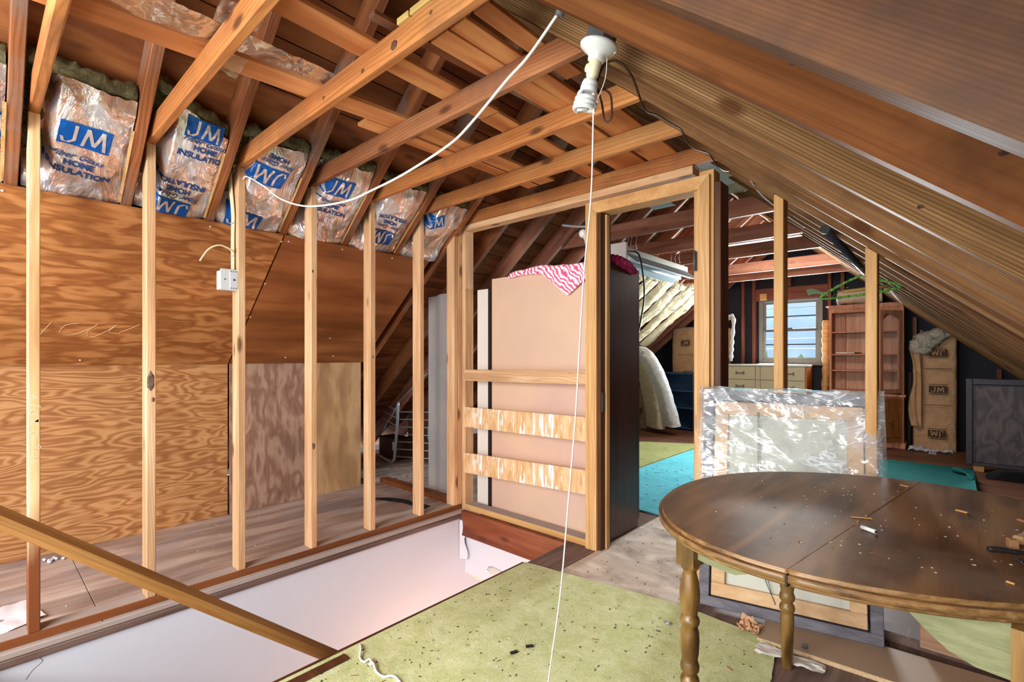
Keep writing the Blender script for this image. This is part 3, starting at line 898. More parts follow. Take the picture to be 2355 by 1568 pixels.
lf = thing('ceiling_lamp', 'white porcelain lamp holder with a spiral bulb hanging under the right rafters', 'lamp', (-.735, 1.2, 2.14))
ax = V((-.27, -.04, -.95)).normalized()
b0 = V((-.735, 1.2, 2.135))
def ap(d): return b0+ax*d*.80
obj('junction_box', MB().lathe(b0, [(-0.0080, .040), (0.0000, .043), (0.0400, .043), (0.0424, .040)], 8, ax, False), M_BOXG, lf)
obj('lamp_holder', MB().lathe(ap(.053), [(0.0000, .052), (0.0048, .055), (0.0112, .053), (0.0208, .040), (0.0288, .028), (0.0336, .024), (0.0448, .023), (0.0464, .019)], 28, ax), M_PORC, lf)
ad = obj('socket_adapter', MB().lathe(ap(.108), [(0.0000, .017), (0.0064, .018), (0.0400, .018), (0.0448, .015), (0.0528, .0145), (0.0560, .012)], 18, ax), M_CREAM, lf)
sd = ax.cross(V((0, 1, .2))).normalized()
obj('adapter_knob', MB().lathe(ap(.132)-V((.67, -.74, 0)).cross(V((0, 0, 1)))*-.016, [(0.0000, .012), (0.0048, .012), (0.0064, .008)], 14, (-.35, -.93, 0)), M_CREAM, lf)
cf = obj('bulb_base', MB().lathe(ap(.172), [(0.0000, .013), (0.0032, .021), (0.0144, .024), (0.0176, .0225), (0.0208, .025), (0.0320, .0245), (0.0352, .020)], 22, ax), M_PORC, lf)
e1 = ax.orthogonal().normalized(); e2 = ax.cross(e1)
sp_ = []
for i in range(0, 100):
    a = i/100*2*PI*3.2
    rr = .0235+.004*min(1, i/40)
    sp_.append(ap(.228+.050*i/100)+e1*rr*math.cos(a)+e2*rr*math.sin(a))
mb = MB().tube([ap(.212)+e1*.017]+[ap(.222)+e1*.022]+sp_, .0068, 8)
mb.tube([ap(.212)-e1*.017, ap(.228)-e1*.018, ap(.245)-e1*.012, ap(.272)-e1*.004, ap(.28)+e1*.02], .0062, 8)
obj('bulb_spiral', mb, M_PORC, lf)
obj('feed_cable', MB().tube(catmull([ap(.03)+V((.045, .02, .01)), ap(.05)+V((.075, .03, .02)), ap(.10)+V((.125, .055, .02)), ap(.14)+V((.165, .09, .03))], 6), .0095, 8), plain('grey_cable', '#6f6f5c', .6), lf)
ps = thing('pull_string', 'white pull string hanging from the spiral bulb lamp to the floor', 'string', (-.98, 1.23, 0))
P0 = ap(.29)+V((.030, .01, .01))
obj('cord_line', MB().tube(catmull([P0, P0+V((-.008, 0, -.25)), (-.805, 1.203, 1.42), (-.832, 1.205, 1.05), (-.862, 1.21, .78), (-.90, 1.22, .48), (-.945, 1.225, .22), (-.985, 1.235, .012), (-1.0, 1.20, .008), (-.97, 1.16, .008)], 8), .0024, 6), M_STRING, ps)
mb = MB().tube(catmull([ap(.10)+V((.03, .01, -.005)), ap(.2)+V((.045, .012, .01)), P0], 5), .0012, 5)
for i in range(7):
    a = i*.9
    mb.tube([P0+V((0, 0, .012)), P0+V((.016*math.cos(a), .014*math.sin(a), .014-.006*i))], .0016, 5)
mb.blob(P0, (.008, .008, .016), .35, 12, 2)
obj('knot', mb, M_STRING, ps)
bw = thing('brown_wire', 'thin brown wire looping from the spiral bulb lamp along the collar ties', 'wire', (-.8, 1.4, 1.95))
obj('wire', MB().tube(catmull([(-.772, 1.22, 2.0), (-.755, 1.235, 2.055), (-.72, 1.25, 2.06), (-.70, 1.30, 2.03), (-.72, 1.42, 1.985), (-.74, 1.55, 2.02), (-.755, 1.72, 2.05), (-.77, 1.82, 2.07), (-.79, 1.95, 2.06), (-.80, 2.12, 2.09), (-.82, 2.24, 2.12), (-.83, 2.42, 2.11), (-.85, 2.59, 2.15)], 7), .0035, 6), M_CORDB, bw)
obj('loop', MB().tube(catmull([(-.772, 1.22, 2.0), (-.765, 1.24, 1.95), (-.76, 1.245, 1.905), (-.75, 1.25, 1.895), (-.738, 1.25, 1.91), (-.742, 1.25, 1.97), (-.765, 1.24, 1.995)], 6), .003, 6), M_CORDB, bw)
cord('white_wire', [(-.80, 2.60, 2.24), (-.82, 2.75, 2.21), (-.83, 3.0, 2.155), (-.78, 3.2, 2.09), (-.76, 3.45, 2.075), (-.73, 3.7, 2.06)], .004, M_CORDW, 'thin white wire on the right rafters beyond the doorway head', 'wire')
# loose things lying on the ties
pst = MB()
def pf(u, v):
    x = -2.03+.19*u+.02*noise.noise((v*5, 1, u)); y = .10+v*.97
    return V((x, y, 2.338+.012*noise.noise((x*9, y*9, 0))+.004*noise.noise((x*40, y*40, 2))))
pst.grid(pf, 14, 60)
pst.grid(lambda u, v: V((-1.985-.07*u+.01*v, .60+.10*v-.02*u, 2.325-.055*u*(.4+.6*v)+.01*noise.noise((u*6, v*6, 4)))), 8, 8)
pst.grid(lambda u, v: V((-1.86+.10*u, .545+.13*v, 2.345+.03*u+.012*noise.noise((u*5, v*5, 7)))), 8, 8)
one('plastic_sheet', pst, M_PLAST2, 'strip of clear plastic sheet lying across the collar ties at top left', 'plastic sheet')
t = thing('wood_offcut', 'short yellow wood offcut with a slot lying on the third collar tie', 'wood', (-1.31, 1.06, 2.329))
M_YEL = wood('yellow_pine', ('#a3803f', '#c4a25c', '#d6b878'), along=2, across=14, knots=.1)
for x0, x1 in ((-1.40, -1.335), (-1.327, -1.22)):
    bx('board_piece', x0, x1, .965, 1.06, 2.330, 2.352, M_YEL, t, .002)
one('white_card', MB().box(-1.47, -1.375, 2.42, 2.575, 2.352, 2.356), plain('pale_blue_card', '#b4cbd2', .6), 'pale blue card lying on the loft boards above the doorway', 'card')
one('white_card', MB().box(-1.19, -.95, 2.85, 3.5, 2.39, 2.40), plain('white_panel_face', '#c9ccc9', .6), 'white panel lying under the ridge just beyond the doorway head', 'panel')
one('blue_card', MB().box(-1.80, -1.62, 3.42, 3.72, 2.392, 2.398), plain('pale_blue_panel', '#b8d2da', .6), 'small pale blue panel on the far collar ties behind the doorway', 'panel')
one('wool_scrap', MB().blob((-1.15, 3.62, 2.42), (.17, .16, .035), .3, 9, 3), M_WOOLY, 'scrap of cream insulation on the ties beside the white panel', 'insulation')

# ------------------------------------------------------------------ carpets
def rug(name, outline, mat, label, z=.0005, t=.010):
    mb = MB().prism([(x, y, z) for x, y in outline], (0, 0, t))
    return one(name, mb, mat, label, 'carpet')
def wob(P, n=14, amp=.004, seed=0):
    out = []
    for i, p in enumerate(P):
        q = P[(i+1) % len(P)]
        for k in range(n):
            f = k/n
            a = V((p[0], p[1], 0)).lerp(V((q[0], q[1], 0)), f)
            d = V((q[0]-p[0], q[1]-p[1], 0)).normalized().cross(V((0, 0, 1)))
            a += d*amp*noise.noise((a.x*13+seed, a.y*13, 0))*(1 if k else 0)
            out.append((a.x, a.y))
    return out
rug('green_carpet', wob([(-1.835, -.9), (-.37, -.9), (-.50, 2.0), (-.55, 2.262), (-.98, 2.285), (-1.842, 2.155)], 20), M_GREEN, 'moss green carpet remnant on the floor beside the stairwell')
one('wood_strip', MB().box(-1.81, -1.765, .30, 1.0, .0110, .017, Matrix.Rotation(0, 4, 'Z')).bevel(.002), W_DARKPOST, 'dark wooden strip lying on the green carpet along the stairwell edge', 'wood strip')
rug('cyan_carpet', wob([(-2.49, 3.46), (-.95, 3.50), (-.95, 6.42), (-2.46, 6.45)], 20, .006, 3), M_CYAN, 'bright cyan carpet beyond the doorway')
rug('olive_carpet', wob([(-3.9, 4.2), (-2.505, 4.2), (-2.48, 6.66), (-3.3, 6.2), (-3.9, 6.15)], 14, .006, 5), M_OLIVE, 'olive green carpet left of the cyan carpet in the far room')
def teal(u, v):
    x = -.93+u*1.1; y = 4.9+v*2.22
    k = max(0, (x-.02)/.15)*max(0, 1-abs(v-.55)*2)
    return V((x-.02*k, y+(.0 if u < .8 else -(u-.8)*1.2*(1-v)), .004+.07*k*k+.0))
tc = MB().grid(teal, 30, 20)
tc.tube(catmull([(.0, 6.80, .03), (.06, 6.72, .035), (.10, 6.60, .04), (.13, 6.42, .04), (.15, 6.3, .03)], 6), [.02+.012*math.sin(i*.4) for i in range(25)], 10)
one('teal_carpet', tc, M_TEAL, 'dark teal carpet with a curled right edge behind the picture frame', 'carpet')
cord('carpet_twine', [(-1.816, 1.076, 0.016), (-1.772, 1.052, 0.022), (-1.734, 1.026, 0.016), (-1.702, 1.025, 0.016), (-1.694, 1.043, 0.022), (-1.668, 1.038, 0.016), (-1.668, 1.027, 0.016), (-1.663, 1.039, 0.022), (-1.614, 1.024, 0.016), (-1.571, 1.026, 0.016), (-1.543, 1.045, 0.022), (-1.517, 1.052, 0.016), (-1.456, 1.037, 0.016)], .0045, M_STRING, 'piece of white twine curled on the green carpet near the stairwell', 'twine')
# debris
def shards(name, n, region, z, mat, label, sz=(.004, .018), th=.0015, flat=True):
    mb = MB()
    for i in range(n):
        x, y = region()
        a = random.random()*PI
        l, ww = random.uniform(*sz), random.uniform(.0015, .005)
        M = Matrix.Translation((x, y, z+th/2)) @ Matrix.Rotation(a, 4, 'Z') @ Matrix.Rotation(random.uniform(-.08, .08), 4, 'Y')
        mb.box(-l/2, l/2, -ww/2, ww/2, -th/2, th/2, M)
    o = one(name, mb, mat, label, 'debris')
    o['kind'] = 'stuff'
    return o
def inrect(x0, x1, y0, y1): return lambda: (random.uniform(x0, x1), random.uniform(y0, y1))
M_BIT1, M_BIT2, M_BIT3 = plain('dark_bits', '#3a342a', .8), plain('pale_bits', '#d8d2c4', .8), plain('wood_bits', '#9c6a45', .8)
shards('carpet_lint', 330, inrect(-1.80, -.55, .4, 2.12), .0112, M_BIT1, 'dark lint scattered over the green carpet', (.003, .013))
shards('carpet_fluff', 90, inrect(-1.78, -.58, .4, 2.1), .0112, M_BIT2, 'pale fluff scattered over the green carpet', (.004, .02))
shards('carpet_chips', 26, inrect(-1.75, -.6, .4, 2.1), .0112, M_BIT3, 'brown wood chips scattered over the green carpet', (.008, .03))
shards('floor_dust', 60, inrect(-1.6, -.95, 2.3, 3.4), .0008, M_BIT1, 'dark specks scattered on the pale plywood in the doorway', (.003, .012))
shards('eave_dust', 60, inrect(-4.0, -3.0, .0, 2.5), .0008, M_BIT2, 'pale specks scattered on the floor behind the studs', (.004, .02))
shards('cyan_specks', 130, inrect(-2.4, -1.1, 3.55, 5.2), .0112, M_BIT1, 'dark specks scattered over the cyan carpet', (.008, .04))
shards('eave_rubble', 150, inrect(-4.9, -3.7, 2.75, 3.5), .0008, plain('rubble', '#8e8a86', .8), 'pale rubble strewn under the eaves by the wire rack', (.02, .12), .004)
for i, (x, y, a, nm) in enumerate(((-1.292, 1.538, .9, 'right one of a pair'), (-1.312, 1.464, 1.2, 'left one of a pair'))):
    M = Matrix.Translation((x, y, .0145)) @ Matrix.Rotation(a, 4, 'Z')
    one('black_chip', MB().box(-.016, .016, -.007, .007, -.003, .003, M).bevel(.001), M_DARK, 'small black chip on the green carpet, '+nm, 'chip')
one('foil_wrapper', MB().blob((-0.944, 2.078, .018), (.018, .010, .006), .4, 20, 2), M_STEEL, 'tiny shiny wrapper on the green carpet left of the table leg', 'wrapper')
one('paper_scrap', MB().grid(lambda u, v: V((-3.35+.30*u-.05*v, .02+.16*v+.05*u, .003+.012*noise.noise((u*3, v*3, 0))+.012*u*v)), 8, 8), plain('white_paper', '#d9d6dc', .8), 'white paper scrap on the floor behind the leftmost stud', 'paper')
mb = MB()
for k in range(9):
    mb.blob((-3.93+random.uniform(-.04, .04), .33+random.uniform(-.05, .05), .008), (.016, .010, .007), .5, 18, 2)
one('paint_flakes', mb, M_WHITE, 'little heap of white flakes against the left plywood wall', 'flakes')

# ------------------------------------------------------------------ dining table
tb = thing('dining_table', 'oval walnut-topped dining table with turned oak legs', 'table', (-.184, 1.78, 0))
def rim(n=96, a=.536, b=.627, th=-.604, cx=-.184, cy=1.783, e=1.9):
    out = []
    for i in range(n):
        t_ = 2*PI*i/n
        c_, s_ = math.cos(t_), math.sin(t_)
        X = math.copysign(abs(c_)**(2/e), c_)*a; Y = math.copysign(abs(s_)**(2/e), s_)*b
        out.append((cx+X*math.cos(th)-Y*math.sin(th), cy+X*math.sin(th)+Y*math.cos(th)))
    return out
sd0, sd1 = V((-.27, 1.2)), V((-.10, 2.294))
sn_ = V((sd1.y-sd0.y, -(sd1.x-sd0.x))).normalized()
def half(sign):
    P = rim()
    out = []
    d = [(V(p)-sd0).dot(sn_)*sign-.0012 for p in P]
    n = len(P)
    for i in range(n):
        j = (i+1) % n
        if d[i] >= 0: out.append(P[i])
        if (d[i] >= 0) != (d[j] >= 0):
            f = d[i]/(d[i]-d[j])
            out.append((P[i][0]+(P[j][0]-P[i][0])*f, P[i][1]+(P[j][1]-P[i][1])*f))
    return out
for sg in (-1, 1):
    P = half(sg)
    mb = MB()
    bm = mb.bm
    tv = [bm.verts.new((x, y, .74)) for x, y in P]
    f = bm.faces.new(tv)
    r = bmesh.ops.extrude_face_region(bm, geom=[f])
    lo = [e for e in r['geom'] if isinstance(e, bmesh.types.BMVert)]
    for v in lo: v.co.z = .702
    bmesh.ops.recalc_face_normals(bm, faces=bm.faces[:])
    es = [e for e in bm.edges if abs(e.verts[0].co.z-e.verts[1].co.z) < 1e-5 and not all(abs((V(v.co.xy)-sd0).dot(sn_)) < .003 for v in e.verts)]
    bmesh.ops.bevel(bm, geom=es, offset=.011, segments=4, affect='EDGES')
    bmesh.ops.recalc_face_normals(bm, faces=bm.faces[:])
    for f in bm.faces:
        f.material_index = 0 if f.normal.z > .85 else 1
        f.smooth = f.normal.z < .98
    obj('table_top', mb, (W_TABLE, W_TEDGE), tb)
nt_ = V((sd1.x-sd0.x, sd1.y-sd0.y, 0)).normalized()
cr = [V((x, y, 0)) for x, y in half(1) if abs((V((x, y))-sd0).dot(sn_)) < .003]
for c_, dd in ((min(cr, key=lambda p: p.y), 1), (max(cr, key=lambda p: p.y), -1)):
    obj('seam_gap', MB().box(-.0022, .0022, -.0012 if dd > 0 else -.012, .012 if dd > 0 else .0012, .704, .730, Matrix.Translation(c_) @ Matrix.Rotation(math.atan2(nt_.y, nt_.x)-PI/2, 4, 'Z')), M_DARK, tb)
LEG = [(0, .016), (.004, .019), (.20, .0245), (.235, .0235), (.243, .021), (.25, .0265), (.262, .0275), (.272, .025), (.278, .020), (.288, .0205), (.295, .0265), (.31, .0275), (.322, .024), (.33, .022), (.35, .0255), (.39, .0275), (.42, .0265), (.44, .021), (.445, .026), (.456, .0285), (.468, .026), (.474, .021), (.485, .0225), (.52, .0285), (.55, .0295), (.585, .026), (.61, .020), (.622, .019), (.63, .0265), (.638, .0285), (.648, .0265), (.653, .022)]
def leg(x, y):
    b = MB().lathe((x, y, 0.0115 if x < -.5 else .0005), [(z*.905, r*1.0) for z, r in LEG], 20)
    M = Matrix.Translation((x, y, 0)) @ Matrix.Rotation(-.154, 4, 'Z')
    b.box(-.028, .028, -.028, .028, .592, .7015, M)
    return obj('leg', b, W_LEG, tb)
leg(-.58, 1.43); leg(-.476, 2.115); leg(.112, 1.323); leg(.216, 2.008)
ex, ey = V((.988, -.153, 0)), V((.153, .988, 0))
def apron(name, o, d, L, prof, t):
    o, d = V(o), V(d)
    nrm = V((-d.y, d.x, 0))*t
    obj(name, MB().prism([(o+d*x)+V((0, 0, z)) for x, z in prof], nrm), M_APRON, tb)
apron('apron', (-.552, 1.418, 0), (.985, -.11, 0), .3, [(0, .701), (0, .615), (.02, .612), (.07, .606), (.11, .606), (.14, .618), (.17, .645), (.20, .68), (.21, .701)], .018)
apron('apron', (.085, 1.345, 0), (-.985, .125, 0), .3, [(0, .701), (0, .590), (.05, .592), (.09, .606), (.125, .632), (.16, .665), (.19, .688), (.22, .701)], .018)
apron('apron', (-.575, 1.46, 0), (.153, .988, 0), .64, [(0, .701), (0, .62), (.61, .62), (.61, .701)], -.018)
apron('apron', (.14, 1.35, 0), (.153, .988, 0), .64, [(0, .701), (0, .62), (.62, .62), (.62, .701)], .018)
apron('apron', (-.45, 2.11, 0), (.988, -.153, 0), .6, [(0, .701), (0, .62), (.63, .62), (.63, .701)], -.018)
ZT = .7405
def slab(name, x, y, l, w_, h, a, mat, label, cat, z=ZT, bev=.001):
    M = Matrix.Translation((x, y, z+h/2)) @ Matrix.Rotation(a, 4, 'Z')
    return one(name, MB().box(-l/2, l/2, -w_/2, w_/2, -h/2, h/2, M).bevel(bev), mat, label, cat)
t = thing('white_tube', 'short white plastic tube lying on the middle of the table', 'tube', (-.165, 1.605, ZT))
obj('tube_body', MB().cyl((-.183, 1.614, ZT+.0055), (-.150, 1.593, ZT+.0055), .0055, n=12), M_PORC, t)
obj('dark_bore', MB().cyl((-.1505, 1.5935, ZT+.0055), (-.1495, 1.5928, ZT+.0055), .0035, n=10), M_DARK, t)
M_SLIV = plain('fresh_wood', '#c08d55', .8)
slab('wood_sliver', -.195, 1.72, .052, .005, .003, .42, M_SLIV, 'long thin wood sliver beside the table seam', 'wood sliver')
slab('wood_shaving', -.128, 2.245, .03, .012, .003, -.6, M_SLIV, 'wood shaving at the far edge of the table', 'wood shaving')
slab('curled_shaving', .02, 1.99, .03, .010, .004, -.5, M_SLIV, 'curled wood shaving on the dusty right part of the table', 'wood shaving')
slab('bark_bit', .145, 1.99, .022, .010, .005, -.9, M_BIT3, 'brown bark bit at the right edge of the table', 'wood bit')
slab('wood_peg', .088, 1.432, .014, .005, .004, -.5, M_SLIV, 'tiny wood peg near the front right rim of the table', 'wood bit')
slab('wood_chunk', .135, 1.775, .075, .022, .02, 1.15, plain('rough_pine', '#a98458', .8, var=.2), 'rough pine chunk at the right edge of the table beside the knife', 'wood block', bev=.003)
slab('wood_cube', .108, 1.70, .018, .02, .022, .3, plain('brown_cube', '#8b6543', .7), 'small brown wood cube behind the black handle', 'wood block', bev=.001)
t = thing('putty_knife', 'black handled putty knife at the right edge of the table', 'knife', (.10, 1.65, ZT))
obj('handle', MB().tube(catmull([(.062, 1.632, ZT+.006), (.085, 1.642, ZT+.0065), (.11, 1.652, ZT+.005), (.135, 1.664, ZT+.0045)], 5), [.0055]+[.007]*6+[.006]*5+[.0045]*4, 10), M_DARK, t)
obj('blade', MB().box(-.03, .03, -.012, .012, -.0006, .0006, Matrix.Translation((.162, 1.678, ZT+.004)) @ Matrix.Rotation(.42, 4, 'Z')), M_STEEL, t)
def ontable():
    while True:
        x, y = random.uniform(-.55, .25), random.uniform(1.3, 2.2)
        if (x+.184)**2+(y-1.78)**2 < .2: return x, y
shards('table_crumbs', 70, ontable, ZT, M_BIT2, 'pale crumbs scattered over the table top', (.0015, .006), .001)
shards('table_grit', 50, ontable, ZT, M_BIT3, 'brown grit scattered over the table top', (.002, .008), .001)
mb = MB()
for k in range(14):
    mb.blob((.125+random.uniform(-.02, .03), 1.59+random.uniform(-.015, .02), ZT+.003), (.005, .005, .003), .5, 30, 1)
one('dirt_heap', mb, M_DARK, 'crumbly dark dirt in front of the putty knife', 'dirt')

# ------------------------------------------------------------------ framed canvas leaning on the partition, wrapped in plastic
O = V((-.905, 2.335, .0205)); XA = V((.700, .150, .0)); WF = XA.length; XA = XA.normalized()
TOP = V((-.915, 2.535, 1.03)); ZA = (TOP-O); ZA = (ZA-XA*ZA.dot(XA)); HF = ZA.length; ZA = ZA.normalized()
YA = XA.cross(ZA)*-1                       # towards the viewer is -YA
YA = ZA.cross(XA)
MF = Matrix((XA, YA, ZA)).transposed().to_4x4(); MF.translation = O
fr_ = thing('framed_canvas', 'large framed canvas turned face to the wall, leaning on the partition behind the table', 'picture frame', O)
def fbox(name, a, mat, par=None, bev=.003):
    return obj(name, MB().box(*a, MF).bevel(bev), mat, par or fr_)
W_GREYF = wood('grey_frame', ('#4d4a52', '#6b6870', '#85828a'), along=2, across=20, knots=0, rnd=False)
W_STRET = wood('stretcher_pine', ('#b58d62', '#d0aa80', '#e2c4a0'), along=2, across=9, knots=.15, rnd=True)
for a in ((0, .045, 0, .05, .045, HF-.045), (WF-.045, WF, 0, .05, .045, HF-.045), (0, WF, 0, .05, 0, .045), (0, WF, 0, .05, HF-.045, HF)):
    fbox('frame_rail', a, W_GREYF)
for a in ((.055, .115, -.012, .03, .115, HF-.115), (WF-.115, WF-.055, -.012, .03, .115, HF-.115), (.055, WF-.055, -.012, .03, .055, .115), (.055, WF-.055, -.012, .03, HF-.115, HF-.055)):
    fbox('stretcher_bar', a, W_STRET)
fbox('canvas', (.10, WF-.10, .010, .014, .10, HF-.10), plain('canvas_back', '#c9cabd', .9, var=.1, scale=9, bump=.2, bscale=300), bev=0)
fbox('rebate', (.045, WF-.045, .03, .045, .045, HF-.045), M_DARK, bev=0)
def fp(x, y, z): return MF @ V((x, y, z))
obj('hanging_wire', MB().tube(catmull([fp(.245, -.014, HF-.10), fp(.25, .0, .6), fp(.255, .002, .38), fp(.275, -.004, .2), fp(.315, -.014, .10), fp(.325, -.015, .075)], 6), .0016, 5).tube(catmull([fp(.25, -.014, HF-.10), fp(.262, .0, .55), fp(.27, .002, .34), fp(.285, -.003, .22), fp(.31, -.014, .11)], 6), .0013, 5), M_CORDK, fr_)
def wrap(u, v):
    # u across (-.18..1.18), v down (-.12 .. 1)
    x = u*WF; d = -.028; z = HF+.014-v*.60
    if u < 0: d = -.028-u*WF*.9; x = -.022+u*.10*(v if v > 0 else 0)*1.5
    if u > 1: d = -.028+(u-1)*WF*.9; x = WF+.022+(u-1)*.10*(v if v > 0 else 0)*1.5
    if v < 0: z = HF+.016+.012*noise.noise((u*6, v*4, 3)); d = max(d, -.028)-v*.45 if 0 <= u <= 1 else d
    k = 1-min(1, max(0, v)*1.2)*.3
    dist = abs((u-.12)-v*.75)
    fold = .016*math.exp(-(dist*18)**2)+.016*math.exp(-(abs((.95-u)-v*.7)*18)**2)+.013*math.exp(-((v-.32-.18*math.sin(u*PI))*14)**2)
    n_ = .012*noise.noise((u*6, v*5, 1.))+.010*abs(noise.noise((u*11+v*4, v*9-u*3, 5.)))+.005*noise.noise((u*28, v*22, 9.))
    d -= (fold+abs(n_)*1.0)*k
    z += .012*noise.noise((u*7, 0, 2))*(1 if v < .15 else 0)
    return fp(x, d, z)
pw = MB().grid(wrap, 90, 60, (-.18, 1.18), (-.20, 1.0))
one('plastic_wrap', pw, M_PLAST, 'crinkled clear plastic sheet draped over the framed canvas behind the table', 'plastic sheet')

# shelf board on the floor, papers, brackets
W_BOARD = plain('brown_melamine', '#a58b74', .5, var=.12, scale=3)
M_CHIP = plain('particleboard_core', '#b99b73', .9, col2='#d0b48c', scale=60)
sh = thing('shelf_board', 'brown particleboard shelf lying on the floor under the right side of the table', 'board', (-.1, 2.40, 0))
A0, A1 = V((-.615, 2.225, 0)), V((.55, 2.30, 0))
bd = (A1-A0).normalized(); bn = V((-bd.y, bd.x, 0))
MBd = Matrix((bd, bn, V((0, 0, 1)))).transposed().to_4x4(); MBd.translation = A0
obj('core', MB().box(0, 1.15, 0, .255, .001, .0175, MBd), M_CHIP, sh)
obj('top_face', MB().box(0, 1.15, .001, .255, .0175, .0195, MBd), W_BOARD, sh)
for i, (x, y, nm) in enumerate(((.17, .035, 'left of its pair'), (.66, .12, 'right of its pair'))):
    p = MBd @ V((x, y, .0200))
    mb = MB().tube([p+V((-.012, 0, .003)), p+V((.012, .004, .003))], .003, 8).box(-.006, .006, -.008, .008, 0, .004, Matrix.Translation(p)).box(-.008, .008, -.002, .002, 0, .016, Matrix.Translation(p))
    one('shelf_pin', mb, M_BOXG, 'small dark metal shelf clip on the brown floor board, '+nm, 'clip')
bx_ = beam('skirting_board', (-.10, 2.594, .135), (.50, 2.594, .135), .012, .23, (0, 1, 0), wood('pink_brown_board', ('#7d5c48', '#a07a60', '#b99478'), along=1, across=30, knots=0), None)
tag(bx_, 'pinkish brown wood-grain board standing against the partition under the table', 'board')
def crum(x0, y0, sx, sy, h, k, z0=.001):
    return lambda u, v: V((x0+sx*u+.02*noise.noise((u*4, v*4, k)), y0+sy*v+.02*noise.noise((u*4, v*4, k+5)), z0+.012+h*abs(noise.noise((u*3.5, v*3.5, k+2)))+h*.4*abs(noise.noise((u*9, v*9, k)))))
one('crumpled_wrapper', MB().grid(crum(-.70, 2.235, .085, .09, .05, 1, .006), 22, 22), plain('orange_paper', '#d8b48e', .7, col2='#c98f68', scale=14), 'crumpled orange and white paper wrapper at the left end of the shelf board', 'paper')
one('white_tissue', MB().grid(crum(-.60, 2.13, .24, .075, .014, 4, .0), 24, 12), M_WHITEB, 'crumpled white paper on the floor in front of the shelf board', 'paper')
# ------------------------------------------------------------------ behind the partition, left of the door
wd = thing('wardrobe', 'tall dark wardrobe with a peach hardboard back standing behind the partition', 'wardrobe', (-2.17, 3.0, 0))
bx('back_panel', -2.67, -1.668, 2.722, 2.727, .02, 1.805, M_PEACH, wd)
bx('side_panel', -1.672, -1.650, 2.728, 3.15, .001, 1.81, M_WARD, wd, .001)
bx('side_panel', -2.69, -2.668, 2.728, 3.15, .001, 1.81, M_WARD, wd, .001)
bx('top_panel', -2.667, -1.673, 2.728, 3.15, 1.790, 1.809, M_WARD, wd)
bx('bottom_panel', -2.667, -1.673, 2.728, 3.15, .06, .08, M_WARD, wd)
bx('door', -2.69, -2.175, 3.152, 3.172, .06, 1.81, M_WARD, wd)
bx('door', -2.172, -1.65, 3.152, 3.172, .06, 1.81, M_WARD, wd)
wp_ = thing('white_board', 'narrow white upright board left of the wardrobe back', 'board', (-2.76, 2.75, 0))
bx('face', -2.842, -2.722, 2.73, 2.748, .001, 1.735, M_WHITEB, wp_, .001)
bx('dark_edging', -2.7215, -2.695, 2.73, 2.80, .001, 1.735, M_DARK, wp_)
gs = MB()
gs.grid(lambda u, v: V((-3.56+.50*u, 2.80+.020*math.sin(u*13)+.03*u, .002+v*(1.74+.03*u))), 40, 6)
one('vinyl_sheet', gs, plain('grey_vinyl', '#b7b3ae', .5, col2='#a5a6aa', scale=3), 'wavy grey vinyl sheet standing upright behind the last studs', 'sheet')
def pinkmat():
    m = Mat('pink_chevron_plush')
    c = m.coord((1, 1, 1), False)
    w1_ = m.n('TexWave', {'Vector': m.n('Mapping', {0: c, 2: (0, .8, .3)}).outputs[0], 'Scale': 12., 'Distortion': 10., 'Detail': 3., 'Detail Scale': 1.1}).outputs[1]
    col = m.ramp(w1_, [(.15, '#db5b88'), (.42, '#ee9fb8'), (.7, '#fbecef')])
    n = m.noise(m.coord((90, 90, 90), False), 1., 2)
    return m.done(m.bsdf(col, .95, 0, n, .5, .006, .1))
def drop(x):
    t = (x+2.47)/.80
    base = .02+.03*max(0, min(1, (t-.3)*3))
    tri = max(0, 1-abs(x+1.93)/.22)
    return base+.15*tri
def blk(u, v):
    x = -2.47+.80*u
    d = drop(x)
    hump = .035*math.sin(PI*min(1, u*1.4+.05))+.015*noise.noise((x*8, v*3, 0))
    if v < .35:
        k = v/.35
        return V((x, 2.95-.235*k+.012*noise.noise((x*6, 5, k)), 1.815+abs(hump)*(1-k*.35)*(1 if u > .04 else .3)+.006))
    k = (v-.35)/.65
    return V((x, 2.712-.010*math.sin(k*2)-.006*noise.noise((x*14, k*4, 2)), 1.815+abs(hump)*.65*(1-k)-d*k))
bk = obj('pink_blanket', MB().grid(blk, 64, 40), pinkmat())
tag(bk, 'pink and white striped plush blanket draped over the wardrobe top', 'blanket')
md = bk.modifiers.new('thick', 'SOLIDIFY'); md.thickness = .008; md.offset = 1
M_MAG = plain('magenta_plush', '#8c0f4c', .95, col2='#b0396f', scale=26, bump=.9, bscale=70)
mg = MB()
for k in range(11):
    f = k/10
    mg.blob((-1.70+.045*math.sin(f*2.6), 2.76+.33*f, 1.848-.055*f*f-.0*k), (.042, .045, .034), .45, 16, 3)
one('magenta_garment', mg, M_MAG, 'fuzzy magenta garment lying along the top edge of the wardrobe', 'garment')
# porcelain lamp on the partition, conduit
lb = thing('wall_lamp', 'white porcelain lamp holder with a small round bulb left of the door head', 'lamp', (-1.80, 2.73, 2.0))
obj('lamp_holder', MB().lathe((-1.775, 2.735, 1.975), [(0, .042), (.01, .042), (.03, .025), (.05, .021)], 18, (-.75, -.1, .55)), M_PORC, lb)
obj('bulb', MB().blob((-1.825, 2.728, 2.02), (.030, .030, .030), 0, 1, 3), M_PORC, lb)
cord('conduit', [(-2.05, 2.80, 2.13), (-1.93, 2.80, 2.10), (-1.80, 2.80, 2.075)], .010, M_STEEL, 'grey metal conduit stub above the small round bulb', 'conduit')
